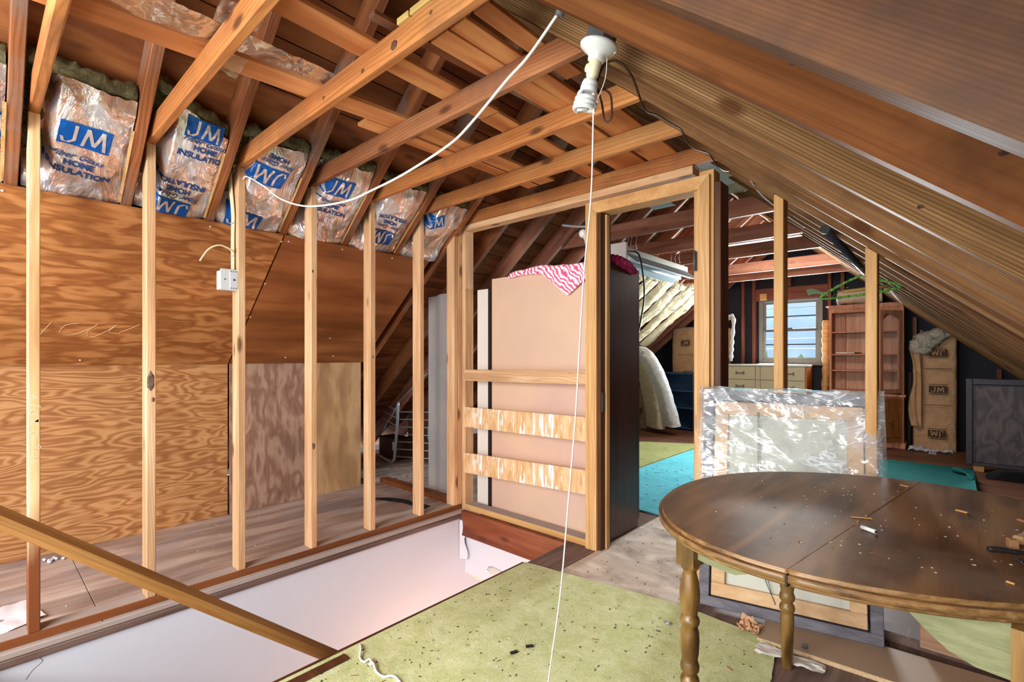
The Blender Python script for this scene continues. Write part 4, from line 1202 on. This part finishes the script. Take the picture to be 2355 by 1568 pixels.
# wire rack, boxes under the eaves
wr_ = thing('wire_rack', 'grey wire rack leaning under the eaves behind the studs', 'rack', (-4.6, 3.1, 0))
ra, rb_ = V((-4.55, 3.12, .02)), V((-4.42, 3.05, .72))
obj('post', MB().tube(catmull([(-5.0, 3.22, .03), (-4.70, 3.15, .022), (-4.58, 3.12, .05), (-4.54, 3.11, .15), (-4.47, 3.09, .45), (-4.44, 3.08, .71)], 6), .016, 10), M_STEEL, wr_)
for k in range(7):
    z = .10+k*.083
    p = V((-4.555+.015*k, 3.115, z))
    obj('wire', MB().tube([p, p+V((.62, .20, .02))], .007, 6), M_STEEL, wr_)
    if 2 < k < 7:
        obj('wire', MB().tube([p, p+V((-.38, .05, .06))], .005, 6), M_STEEL, wr_)
obj('brace', MB().tube([(-4.44, 3.08, .70), (-4.1, 3.2, 1.02)], .006, 6), M_STEEL, wr_)
obj('brace', MB().tube([(-4.85, 3.13, .30), (-4.44, 3.08, .68)], .005, 6), M_STEEL, wr_)
cbx = thing('storage_box', 'brown box with a turquoise label standing behind the wire rack', 'box', (-4.5, 3.6, 0))
bx('carton', -4.85, -4.25, 3.50, 3.85, .001, .56, plain('brown_carton', '#5e3c26', .7, var=.2), cbx, .01)
bx('label_plate', -4.46, -4.33, 3.494, 3.499, .25, .40, plain('turquoise_label', '#7fc2cf', .5), cbx)
cb2 = thing('dark_box', 'low dark brown box lying left of the wire rack', 'box', (-4.95, 3.35, 0))
bx('carton', -5.15, -4.72, 3.30, 3.5, .001, .24, plain('dark_carton', '#46291d', .8, var=.2), cb2, .006)
bx('label_plate', -4.86, -4.78, 3.295, 3.2995, .10, .20, M_WHITEB, cb2)
one('dark_plastic_strip', MB().grid(lambda u, v: V((-3.62+.55*u, 2.30+.06*v-.10*abs(u-.5)+.13*u, .004+.012*abs(math.sin(u*5))*v)), 20, 5), plain('black_film', '#2c3137', .3), 'folded dark plastic strip on the floor behind the sixth stud', 'plastic strip')

# ------------------------------------------------------------------ far room, left side
M_TUBE = M_PORC
def shoplight(name, label, y0, y1, x, z):
    t = thing(name, label, 'light fixture', (x, (y0+y1)/2, z))
    obj('reflector', MB().prism([(x-.14, y0, z-.085), (x-.03, y0, z), (x+.03, y0, z), (x+.14, y0, z-.085), (x+.136, y0, z-.092), (x+.026, y0, z-.010), (x-.026, y0, z-.010), (x-.136, y0, z-.092)], (0, y1-y0, 0)), plain('pale_blue_enamel', '#b9d0da', .5), t)
    bx('ballast_housing', x-.035, x+.035, y0+.03, y1-.03, z+.001, z+.055, plain('tarnished_steel', '#8d948c', .5, .4, var=.2), t, .003)
    for xx in (x-.055, x+.055):
        obj('tube', MB().cyl((xx, y0+.02, z-.05), (xx, y1-.02, z-.05), .016, n=10), M_TUBE, t)
    return t
sl = shoplight('shop_light', 'pale blue fluorescent shop light hanging on chains beyond the doorway', 3.62, 4.95, -2.05, 2.06)
bx('end_plate', -2.19, -1.99, 3.60, 3.618, 1.985, 2.145, M_WHITEB, sl, .004)
for yy, xs in ((3.82, (-2.09, -2.06, -2.01)), (4.66, (-2.07, -2.03, -1.99))):
    for x in xs:
        obj('chain', MB().tube([(x, yy, 2.115), (x-.01, yy, 2.17), (x+.004, yy, 2.236)], .003, 5), M_STEEL, sl)
cord('hanging_cable', [(-2.02, 3.80, 2.10), (-1.94, 3.72, 2.05), (-1.89, 3.68, 1.93), (-1.87, 3.68, 1.70), (-1.90, 3.66, 1.45), (-1.95, 3.64, 1.2), (-2.0, 3.62, 1.05)], .007, M_CORDK, 'black cable dangling from the shop light beside the wardrobe', 'cable')
# lit fluorescent fixture near the ridge
lt = thing('lit_ceiling_light', 'glowing fluorescent light up between the far collar ties', 'light fixture', (-1.4, 5.85, 2.45))
bx('housing', -1.78, -1.02, 5.74, 5.98, 2.452, 2.475, M_STEELW, lt)
for yy in (5.80, 5.90):
    obj('tube', MB().cyl((-1.42, yy, 2.432), (-1.04, yy, 2.432), .016, n=10), glow('lit_tube', '#eef6ff', 9), lt)
area('far_ceiling_light', (-1.35, 5.85, 2.405), (0, 0, 0), .9, .2, 12, (.95, .97, 1))
for xx in (-1.6, -1.15):  # two added fill lamps under the lit fixture, to brighten the far furniture
    pl_ = bpy.data.lights.new('far_room_fill', 'POINT')
    pl_.energy, pl_.color, pl_.shadow_soft_size = 14, (1, .96, .90), .10
    plo = bpy.data.objects.new('far_room_fill', pl_)
    C.objects.link(plo)
    plo.location = (xx, 5.84, 2.20)
one('white_reflector_panel', MB().box(-2.05, -1.40, 5.55, 5.72, 2.415, 2.42), M_WHITEB, 'white panel lying on the far collar ties left of the lit fluorescent', 'panel')
# kraft batts stapled to the far left slope
def kbatt(k, y0, y1, s0, s1, label):
    t = thing('kraft_batt', label, 'insulation', V((-3.58, (y0+y1)/2, zl(-3.58))), 'kraft batts on the far left slope')
    def q(y, s, h): return V((-3.58, y, zl(-3.58)))+UL*s-NL*h
    def f(u, v):
        y = y0+u*(y1-y0); s = s0+v*(s1-s0)
        return q(y, s, .01+.05*math.sin(PI*u)**.6+.03*noise.noise((y*3, s*3+k*4, 2))+.014*noise.noise((y*14, s*12, k)))
    obj('kraft_facing', MB().grid(f, 16, 36), M_KRAFTL, t)
    wm = MB()
    for i in range(7):
        wm.blob(q(y0+(i+.5)/7*(y1-y0), s1+.01+.02*random.random(), .0), (.055, .05, .05), .4, 10, 2)
    obj('fibreglass', wm, M_WOOLY, t)
    mk = MB()
    for s in (s0+.25*(s1-s0), s0+.68*(s1-s0)):
        def pl(a, b, s=s):
            u = (y0+y1)/2+a; v = s+b
            return f((u-y0)/(y1-y0), (v-s0)/(s1-s0))-NL*.006
        add_polys(mk, jm_strokes(.055), pl, .03)
    tag(obj('logo_print', mk, M_INKK, t), kind='stuff')
for k, y in enumerate((4.35, 4.755, 5.16, 5.57, 5.975, 6.38, 6.79, 7.19)):
    kbatt(k, y+.03, y+.375, -.25, .98+.05*math.sin(k*2.1), ('pale kraft batt on the far left slope, %s one from the wardrobe' % ('first', 'second', 'third', 'fourth', 'fifth', 'sixth', 'seventh', 'eighth')[k]))
def logo(mb, m2, place, sz=.09, inv=False):
    """dark printed block with pale letters, a thin rule above and below"""
    sg = -1 if inv else 1
    add_rect(mb, sz*1.75, sz*.90, place, 0)
    for cy in (-.62, .62):
        add_rect(mb, sz*1.75, sz*.07, place, 0, 0, 0, sz*cy)
    add_polys(m2, jm_strokes(sz*.92), (lambda a, b: place(a*sg, b*sg)+V((0, -.003, 0))), 0)
def bundle(label, x0, x1, y0, y1, z1, marks, lean=0., mat=None, k=0., topslope=0.):
    """upright bundle of kraft-faced batts with rounded bulging faces"""
    t = thing('insulation_bundle', label, 'insulation', ((x0+x1)/2, (y0+y1)/2, 0))
    def f(u, v):
        a = u*2*PI
        cx, cy = (x0+x1)/2, (y0+y1)/2
        c_, s_ = math.cos(a), math.sin(a)
        e = 6.
        X = math.copysign(abs(c_)**(2/e), c_)*(x1-x0)/2; Y = math.copysign(abs(s_)**(2/e), s_)*(y1-y0)/2
        z = .002+v*(z1+topslope*(X/(x1-x0)))
        n_ = 1+.03*noise.noise((a*1.5, v*3+k, k))+.014*noise.noise((a*5, v*12, k))
        return V((cx+X*n_+lean*v, cy+Y*n_, z))
    mb = MB().grid(f, 48, 36)
    obj('kraft_facing', mb, mat or M_KRAFT, t)
    def tf(u, v):
        p = f(u, 1.); c_ = V(((x0+x1)/2+lean, (y0+y1)/2, z1))
        q = p.lerp(c_, v); q.z += .05*v*(1-v)*4*.5+.02*noise.noise((p.x*9, p.y*9, v*3))
        return q
    obj('fibreglass', MB().grid(tf, 32, 6), M_WOOLY, t)
    if marks:
        mk, m2 = MB(), MB()
        for mx, mz, sz, inv in marks:
            logo(mk, m2, lambda a, b: V((mx+a, y0-.045, mz+b)), sz, inv)
        for mx, mz, sz, inv in marks[:-1]:
            add_rect(mk, .26, .006, lambda a, b: V((mx+a, y0-.045, mz-.20+b)), 0)
        tag(obj('logo_print', mk, M_INKK, t), kind='stuff')
        tag(obj('logo_letters', m2, M_KRAFT, t), kind='stuff')
    return t
bundle('brown kraft insulation bundle standing behind the blue bookcase', -3.62, -2.99, 8.12, 8.40, 1.66, [(-3.35, 1.42, .085, False), (-3.32, .90, .085, True)], k=1.)
b2 = bundle('kraft insulation bundle with a folded woolly top left of the dresser', -2.98, -2.70, 8.16, 8.40, 1.64, [(-2.80, 1.35, .085, False), (-2.80, .98, .085, True)], k=4.)
mb = MB().grid(lambda u, v: V((-3.06+.46*u, 8.12-.04*math.sin(PI*u)+.01*noise.noise((u*9, v*9, 0)), 2.0-.17*u-v*(.40-.36*u)+.02*noise.noise((u*8, v*5, 3)))), 20, 14)
obj('folded_flap', mb, M_WOOLY, b2)
obj('white_wool_edge', MB().tube(catmull([(-3.02, 8.09, 1.58), (-2.84, 8.085, 1.74), (-2.66, 8.085, 1.83), (-2.58, 8.09, 1.80), (-2.60, 8.10, 1.5), (-2.61, 8.10, 1.3), (-2.62, 8.10, 1.12)], 8), [.028+.008*math.sin(i*1.3) for i in range(49)], 8), M_WOOLW, b2)
# bent batts in front of the bookcase
def bent(name, pts, wdt, th, mat, par, dirv=(.75, -.45, 0)):
    P = catmull(pts, 9)
    n = len(P)
    d = V(dirv).normalized()
    def f(u, v):
        i = min(int(u*(n-1)), n-2); fr = u*(n-1)-i
        p = P[i].lerp(P[i+1], fr)
        tg = (P[i+1]-P[i]).normalized(); nr = d.cross(tg).normalized()
        a = v*2*PI
        c_, s_ = math.cos(a), math.sin(a)
        q = p+d*math.copysign(abs(c_)**.35, c_)*wdt/2+nr*math.copysign(abs(s_)**.6, s_)*th/2
        return q*(1)+nr*.012*noise.noise((q.x*9, q.y*9, q.z*9))+d*.012*noise.noise((q.x*14, q.z*14, 3))
    mb = MB().grid(f, 40, 20)
    g = mb.bm
    return obj(name, mb, mat, par)
bb = thing('bent_batt', 'thick white fibreglass batt arching down to the floor in front of the bookcase', 'insulation', (-3.45, 7.3, 0))
bent('wool_outer', [(-3.86, 7.1, 1.24), (-3.72, 7.1, 1.27), (-3.58, 7.1, 1.16), (-3.45, 7.12, .92), (-3.34, 7.14, .60), (-3.25, 7.15, .28), (-3.22, 7.16, .14)], .42, .17, M_WOOLW, bb)
bent('wool_inner', [(-3.90, 7.16, 1.10), (-3.78, 7.16, 1.12), (-3.66, 7.18, .98), (-3.56, 7.2, .70), (-3.50, 7.2, .40), (-3.46, 7.2, .08)], .40, .13, M_WOOLY, bb)
bundle('grey-brown kraft insulation bundle on the floor right beside the wardrobe edge', -4.35, -3.72, 7.40, 7.72, .95, [(-3.88, .74, .085, False), (-3.86, .30, .085, False)], k=7., mat=kraft_mat('kraft_grey', '#7d6f5b', '#a1917a'))
# blue bookcase
bcs = thing('blue_bookcase', 'dark blue painted open bookcase in the far left corner', 'bookcase', (-3.3, 7.85, 0))
M_BLUE = plain('navy_paint', '#22405f', .5, var=.1)
bx('side_panel', -3.085, -3.06, 7.72, 7.98, .001, .93, M_BLUE, bcs, .002)
bx('side_panel', -3.62, -3.595, 7.72, 7.98, .001, .93, M_BLUE, bcs, .002)
bx('back_panel', -3.594, -3.086, 7.97, 7.98, .001, .93, M_BLUE, bcs)
for z in (.03, .355, .63, .915):
    bx('shelf', -3.594, -3.086, 7.72, 7.968, z-.011, z+.011, M_BLUE, bcs, .002)
# dresser
dr = thing('dresser', 'low cream dresser with orange sides standing under the far window', 'dresser', (-2.05, 8.2, 0))
DX0, DX1, DY = -2.655, -1.55, 8.0
M_CRD = plain('cream_lacquer', '#bcb193', .45)
M_ORW = wood('orange_veneer', ('#8a4b1c', '#a9602a', '#bd7639'), axis='Z', along=1, across=12, knots=0)
bx('carcass', DX0+.002, DX1-.022, DY+.02, 8.38, .06, 1.045, M_CRD, dr)
bx('side_panel', DX1-.02, DX1, DY+.012, 8.38, .001, 1.045, M_ORW, dr)
bx('side_panel', DX0-.02, DX0, DY+.012, 8.38, .001, 1.045, M_ORW, dr)
bx('top', DX0-.02, DX1+.004, DY-.012, 8.39, 1.046, 1.072, plain('white_top', '#cfd2cc', .4), dr, .003)
cols = ((DX0, DX0+.42), (DX0+.424, DX0+.49), (DX0+.494, DX0+.70), (DX0+.704, DX1-.022))
rows = ((.84, 1.04), (.635, .836), (.43, .631), (.225, .426), (.06, .221))
for ci, (a, b) in enumerate(cols):
    for z0, z1 in rows:
        dw = bx('drawer', a+.002, b-.002, DY, DY+.0185, z0+.002, z1-.002, M_CRD, dr, .002)
        if ci in (0, 3):
            cx_ = (a+b)/2-.01; zc = (z0+z1)/2
            h_ = MB()
            for sx in (-.055, .055):
                h_.box(cx_+sx-.012, cx_+sx+.012, DY-.006, DY, zc-.022, zc-.008).box(cx_+sx-.012, cx_+sx+.012, DY-.006, DY, zc+.008, zc+.022)
            h_.box(cx_-.045, cx_+.045, DY-.018, DY-.010, zc-.005, zc+.005).box(cx_-.05, cx_-.04, DY-.014, DY, zc-.006, zc+.006).box(cx_+.04, cx_+.05, DY-.014, DY, zc-.006, zc+.006)
            obj('handle', h_, M_BOXG, dw)
one('folded_paper', MB().box(-2.22, -2.02, 8.1, 8.3, 1.0725, 1.082), M_WHITEB, 'folded white paper on top of the cream dresser', 'paper')
one('bark_slab', MB().tube(catmull([(-1.375, 8.28, .002), (-1.385, 8.29, .5), (-1.37, 8.32, 1.0), (-1.375, 8.33, 1.4), (-1.37, 8.34, 1.72)], 8), [.05+.008*math.sin(i*2.1) for i in range(33)], 6), W_POST, 'rough orange timber offcut standing right of the far window', 'timber')
one('green_cloth', MB().grid(lambda u, v: V((-1.60+.26*u-.05*v, 8.37+.03*v, 2.10+.13*v-.06*u*v+.02*math.sin(u*5))), 8, 6), plain('pale_green_cloth', '#6f9a7c', .8), 'pale green cloth scrap over the top right window corner', 'cloth')
# hutch
W_HUT = wood('pinkish_oak', ('#bd8a6e', '#d6a386', '#e4b99e'), axis='Z', along=1.4, across=30, knots=0, rnd=False)
W_HUTD = wood('amber_oak_door', ('#76431d', '#935a2b', '#a86c39'), axis='Z', along=1.4, across=18, knots=0)
W_HUTS = wood('hutch_frame_oak', ('#9c644b', '#bb8063', '#cf987a'), axis='Z', along=1.4, across=30, knots=0, rnd=False)
hu = thing('hutch', 'tall pinkish oak hutch with open doors right of the far window', 'hutch', (-.88, 8.25, 0))
HX0, HX1, HY0, HY1 = -1.29, -.47, 8.08, 8.36
bx('back_panel', HX0+.03, HX1-.03, HY1-.012, HY1-.004, .70, 1.80, W_HUT, hu)
bx('lower_back_panel', HX0+.03, HX1-.03, HY1-.012, HY1-.004, .08, .66, plain('lit_pink_back', '#d29c7e', .6), hu)
for x0 in (HX0, HX1-.03):
    bx('side_panel', x0, x0+.03, HY0, HY1, .705, 1.80, W_HUTS, hu, .002)
    bx('side_panel', x0, x0+.03, HY0-.03, HY1, .08, .665, W_HUTS, hu, .002)
bx('inner_stile', HX0+.10, HX0+.16, HY1-.05, HY1-.014, .72, 1.80, W_HUTS, hu, .002)
for z in (.725, 1.0, 1.22, 1.53):
    bx('shelf', HX0+.031, HX1-.031, HY0+.01, HY1-.013, z-.009, z+.009, W_HUTS, hu, .002)
bx('counter', HX0-.02, HX1+.02, HY0-.05, HY1, .667, .70, W_HUTS, hu, .004)
mb = MB().prism([(HX0, HY0, 1.80), (HX0, HY0-.015, 1.83), (HX0, HY0-.045, 1.86), (HX0, HY0-.05, 1.885), (HX0, HY1, 1.885), (HX0, HY1, 1.80)], (HX1-HX0, 0, 0))
mb.box(HX0-.035, HX1+.035, HY0-.06, HY1, 1.886, 1.90)
obj('crown', mb, W_HUTS, hu)
bx('bottom_shelf', HX0+.031, HX1-.031, HY0-.02, HY1-.013, .08, .10, W_HUTS, hu)
bx('base', HX0-.02, HX1+.02, HY0-.055, HY1, .001, .078, W_HUTS, hu, .006)
def opendoor(name, hx, hy, wdt, z0, z1, ang, mat, glass):
    d = V((-math.cos(ang), -math.sin(ang), 0)); n_ = V((d.y, -d.x, 0))*.02
    p = lambda a, z: V((hx, hy, 0))+d*a+V((0, 0, z))
    fr0 = .055
    mb = MB()
    if glass:
        mb.prism([p(0, z0), p(fr0, z0), p(fr0, z1), p(0, z1)], n_)
        mb.prism([p(wdt-fr0, z0), p(wdt, z0), p(wdt, z1), p(wdt-fr0, z1)], n_)
        mb.prism([p(fr0, z0), p(wdt-fr0, z0), p(wdt-fr0, z0+fr0), p(fr0, z0+fr0)], n_)
        arc = [p(fr0+(wdt-2*fr0)*i/10, z1-.13+.075*math.sin(PI*i/10)) for i in range(11)]
        mb.prism([p(fr0, z1)]+arc+[p(wdt-fr0, z1)], n_)
    else:
        mb.prism([p(0, z0), p(wdt, z0), p(wdt, z1), p(0, z1)], n_)
    o = obj(name, mb, mat, hu)
    if glass:
        m2 = MB().prism([p(fr0, z0+fr0), p(wdt-fr0, z0+fr0), p(wdt-fr0, z1-.05), p(fr0, z1-.05)], n_*.2)
        obj('pane', m2, M_GLASS, o)
    else:
        for off in (-n_*.3,):
            a0, a1 = .06, wdt-.06
            out = [p(a0, z0+.07), p(a1, z0+.07), p(a1, z1-.17)]+[p((a0+a1)/2+.02, z1-.075), p((a0+a1)/2-.02, z1-.075)]+[p(a0, z1-.17)]
            obj('raised_panel', MB().prism([q+off for q in out], n_*.25).bevel(.0015), mat, o)
        kp = p(wdt*.52, (z0+z1)/2-.02)-n_*.2
        obj('knob', MB().lathe(kp, [(0, .008), (.015, .008), (.018, .016), (.03, .014)], 12, -n_.normalized()), M_BOXG, o)
    return o
opendoor('upper_door', HX1-.015, HY0-.024, .38, .72, 1.79, 1.02, W_HUTS, True)
opendoor('lower_door', HX1-.015, HY0-.06, .40, .09, .655, .90, W_HUTD, False)
t = thing('striped_stick', 'pale stick with a dark tip lying on a shelf of the oak hutch', 'stick', (-1.05, 8.14, 1.23))
obj('shaft', MB().tube([(-1.22, 8.13, 1.243), (-1.0, 8.12, 1.243)], .012, 8), M_WHITEB, t)
obj('tip', MB().tube([(-1.0, 8.12, 1.243), (-.92, 8.12, 1.240)], [.013, .006], 8), M_INKK, t)
tw = thing('tan_bundle', 'tan cloth bundle sitting on top of the oak hutch', 'bundle', (-.98, 8.2, 1.90))
obj('cloth_roll', MB().grid(lambda u, v: V((-1.20+.5*u, 8.22+(.13-.03*u)*math.cos(v*2*PI), 2.02+.03*u+(.095+.03*u)*math.sin(v*2*PI)+.02*noise.noise((u*5, v*6, 0)))), 20, 16), kraft_mat('tan_cloth', '#b09b82', '#d2c4ae'), tw)
obj('white_end', MB().blob((-1.19, 8.21, 1.995), (.03, .12, .09), .2, 10, 2), M_WOOLW, tw)
b3 = bundle('tall kraft insulation bundle with dark block logos right of the oak hutch', -.39, .04, 8.22, 8.42, 1.50, [(-.14, 1.24, .10, True), (-.14, .78, .10, False), (-.15, .22, .10, True)], k=11., topslope=.08)
mb = MB()
for x, z, rx, rz in ((-.33, 1.33, .09, .10), (-.24, 1.40, .12, .12), (-.14, 1.47, .11, .08), (-.03, 1.53, .08, .05), (-.27, 1.28, .07, .06)):
    mb.blob((x, 8.16, z), (rx, .05, rz), .4, 8, 3)
obj('loose_wool', mb, wool_mat('dingy_wool', '#8f8778', '#cfc8b8'), b3)
obj('side_flap', MB().grid(lambda u, v: V((-.40+.10*u-.03*math.sin(v*7)*(1-u), 8.15+.02*math.sin(u*9+v*5), .30+v*1.0)), 8, 24), M_KRAFT, b3)
lean_b = beam('leaning_board', (-.435, 8.40, .002), (-.425, 8.415, .98), .035, .02, (1, 0, 0), plain('grey_brown_board', '#5d5048', .8), None)
tag(lean_b, 'grey-brown board leaning between the hutch and the logo bundle', 'board')
mb = MB()
mb.grid(lambda u, v: V((-.42+.42*u, 7.98+.20*v, .006+.06*abs(noise.noise((u*5, v*5, 3)))+.03*abs(noise.noise((u*12, v*12, 1))))), 26, 18)
mb.grid(lambda u, v: V((-.22+.07*u, 7.84+.16*v, .004+.03*abs(noise.noise((u*5, v*6, 8))))), 10, 10)
one('crumpled_plastic', mb, M_PLAST3, 'crumpled clear plastic on the floor in front of the logo bundle', 'plastic')
# dark panel at the right
dp = thing('dark_cabinet', 'large dark wood-grain cabinet side standing at the far right', 'cabinet', (.5, 7.07, 0))
W_DP = wood('weathered_dark_ply', ('#4a4147', '#585054', '#6a5f5b'), axis='Z', along=4., across=22, contour=34, knots=0, rnd=False, rough=.5)
M_DPF = plain('dark_grey_frame', '#45414a', .5)
bx('board', .155, 1.02, 7.045, 7.085, .095, .90, W_DP, dp)
for a in ((.105, .155, .06, .965), (1.02, 1.06, .06, .965)):
    bx('frame_edge', a[0], a[1], 7.02, 7.10, a[2], a[3], M_DPF, dp, .006)
bx('frame_edge', .156, 1.019, 7.02, 7.10, .905, .965, M_DPF, dp, .006)
bx('frame_edge', .156, 1.019, 7.02, 7.10, .06, .09, M_DPF, dp, .004)
bx('foot', .16, .24, 7.03, 7.09, .001, .0595, W_POST, dp)
bx('foot', .85, .95, 7.03, 7.09, .001, .0595, W_POST, dp)
one('black_bag', MB().grid(lambda u, v: V((.24+.75*u, 6.66+.34*v, .004+.085*math.sin(PI*min(1, max(0, v)))*(1+.5*noise.noise((u*5, v*3, 2)))*min(1, u*6+.1))), 26, 14), plain('black_polythene', '#17191d', .18, bump=.3, bscale=14), 'shiny black plastic bag on the floor in front of the dark panel', 'bag')
# closet rod and hanger
cr_ = thing('closet_rod', 'black metal closet rod hung under the right rafters', 'rod', (-.455, 3.9, 1.79))
RXX, RZZ = -.462, 1.795
obj('pipe', MB().cyl((RXX, 2.80, RZZ+.03), (RXX, 5.3, RZZ-.01), .020, n=14), plain('black_pipe', '#3b3f49', .35, .4), cr_)
for yy in (2.78,):
    obj('end_cap', MB().cyl((RXX, 2.785, RZZ+.03), (RXX, 2.80, RZZ+.03), .022, n=14), M_DARK, cr_)
for yy in (3.38, 4.19):
    z_ = RZZ+.03-.04*(yy-2.8)/2.5
    obj('hanger_strap', MB().tube([(RXX, yy, z_+.02), (RXX+.005, yy, zr(RXX)-.002)], .006, 6), M_BOXG, cr_)
hg_ = thing('clothes_hanger', 'green tinsel covered clothes hanger on the closet rod', 'hanger', (-.46, 4.0, 1.6))
HC = V((-.462, 4.0, 1.765)); hd = V((.9, .435, 0)).normalized()
M_TINS = plain('green_tinsel', '#2f8a2c', .5, col2='#9ccf6a', scale=60)
def hpt(a, z): return HC+hd*a+V((0, 0, z))
loop = [hpt(0, -.02), hpt(-.11, -.075), hpt(-.225, -.15), hpt(-.215, -.168), hpt(-.1, -.160), hpt(.1, -.135), hpt(.225, -.105), hpt(.21, -.085), hpt(.10, -.05), hpt(0, -.02)]
obj('tinsel_bow', MB().tube(catmull(loop, 6), [.007+.003*(i % 2) for i in range(55)], 7), M_TINS, hg_)
obj('hook', MB().tube(catmull([hpt(0, -.02), hpt(0, .01), hpt(.02, .03), hpt(.0, .048), hpt(-.022, .03)], 6), .0025, 6), M_STEEL, hg_)
obj('trouser_bar', MB().tube([hpt(-.10, -.125), hpt(.16, -.095)], .012, 8), M_YEL, hg_)
mb = MB()
for i in range(26):
    p = hpt(random.uniform(-.2, .22), -.15+random.uniform(-.02, .03)+.03*random.random())
    mb.tube([p, p+V((random.uniform(-.02, .02), random.uniform(-.02, .02), random.uniform(-.02, .02)))], .0015, 4)
obj('tinsel_strands', mb, M_TINS, hg_)
obj('white_tag', MB().tube([hpt(.17, -.12), hpt(.24, -.22)], [.007, .003], 6), M_WHITEB, hg_)
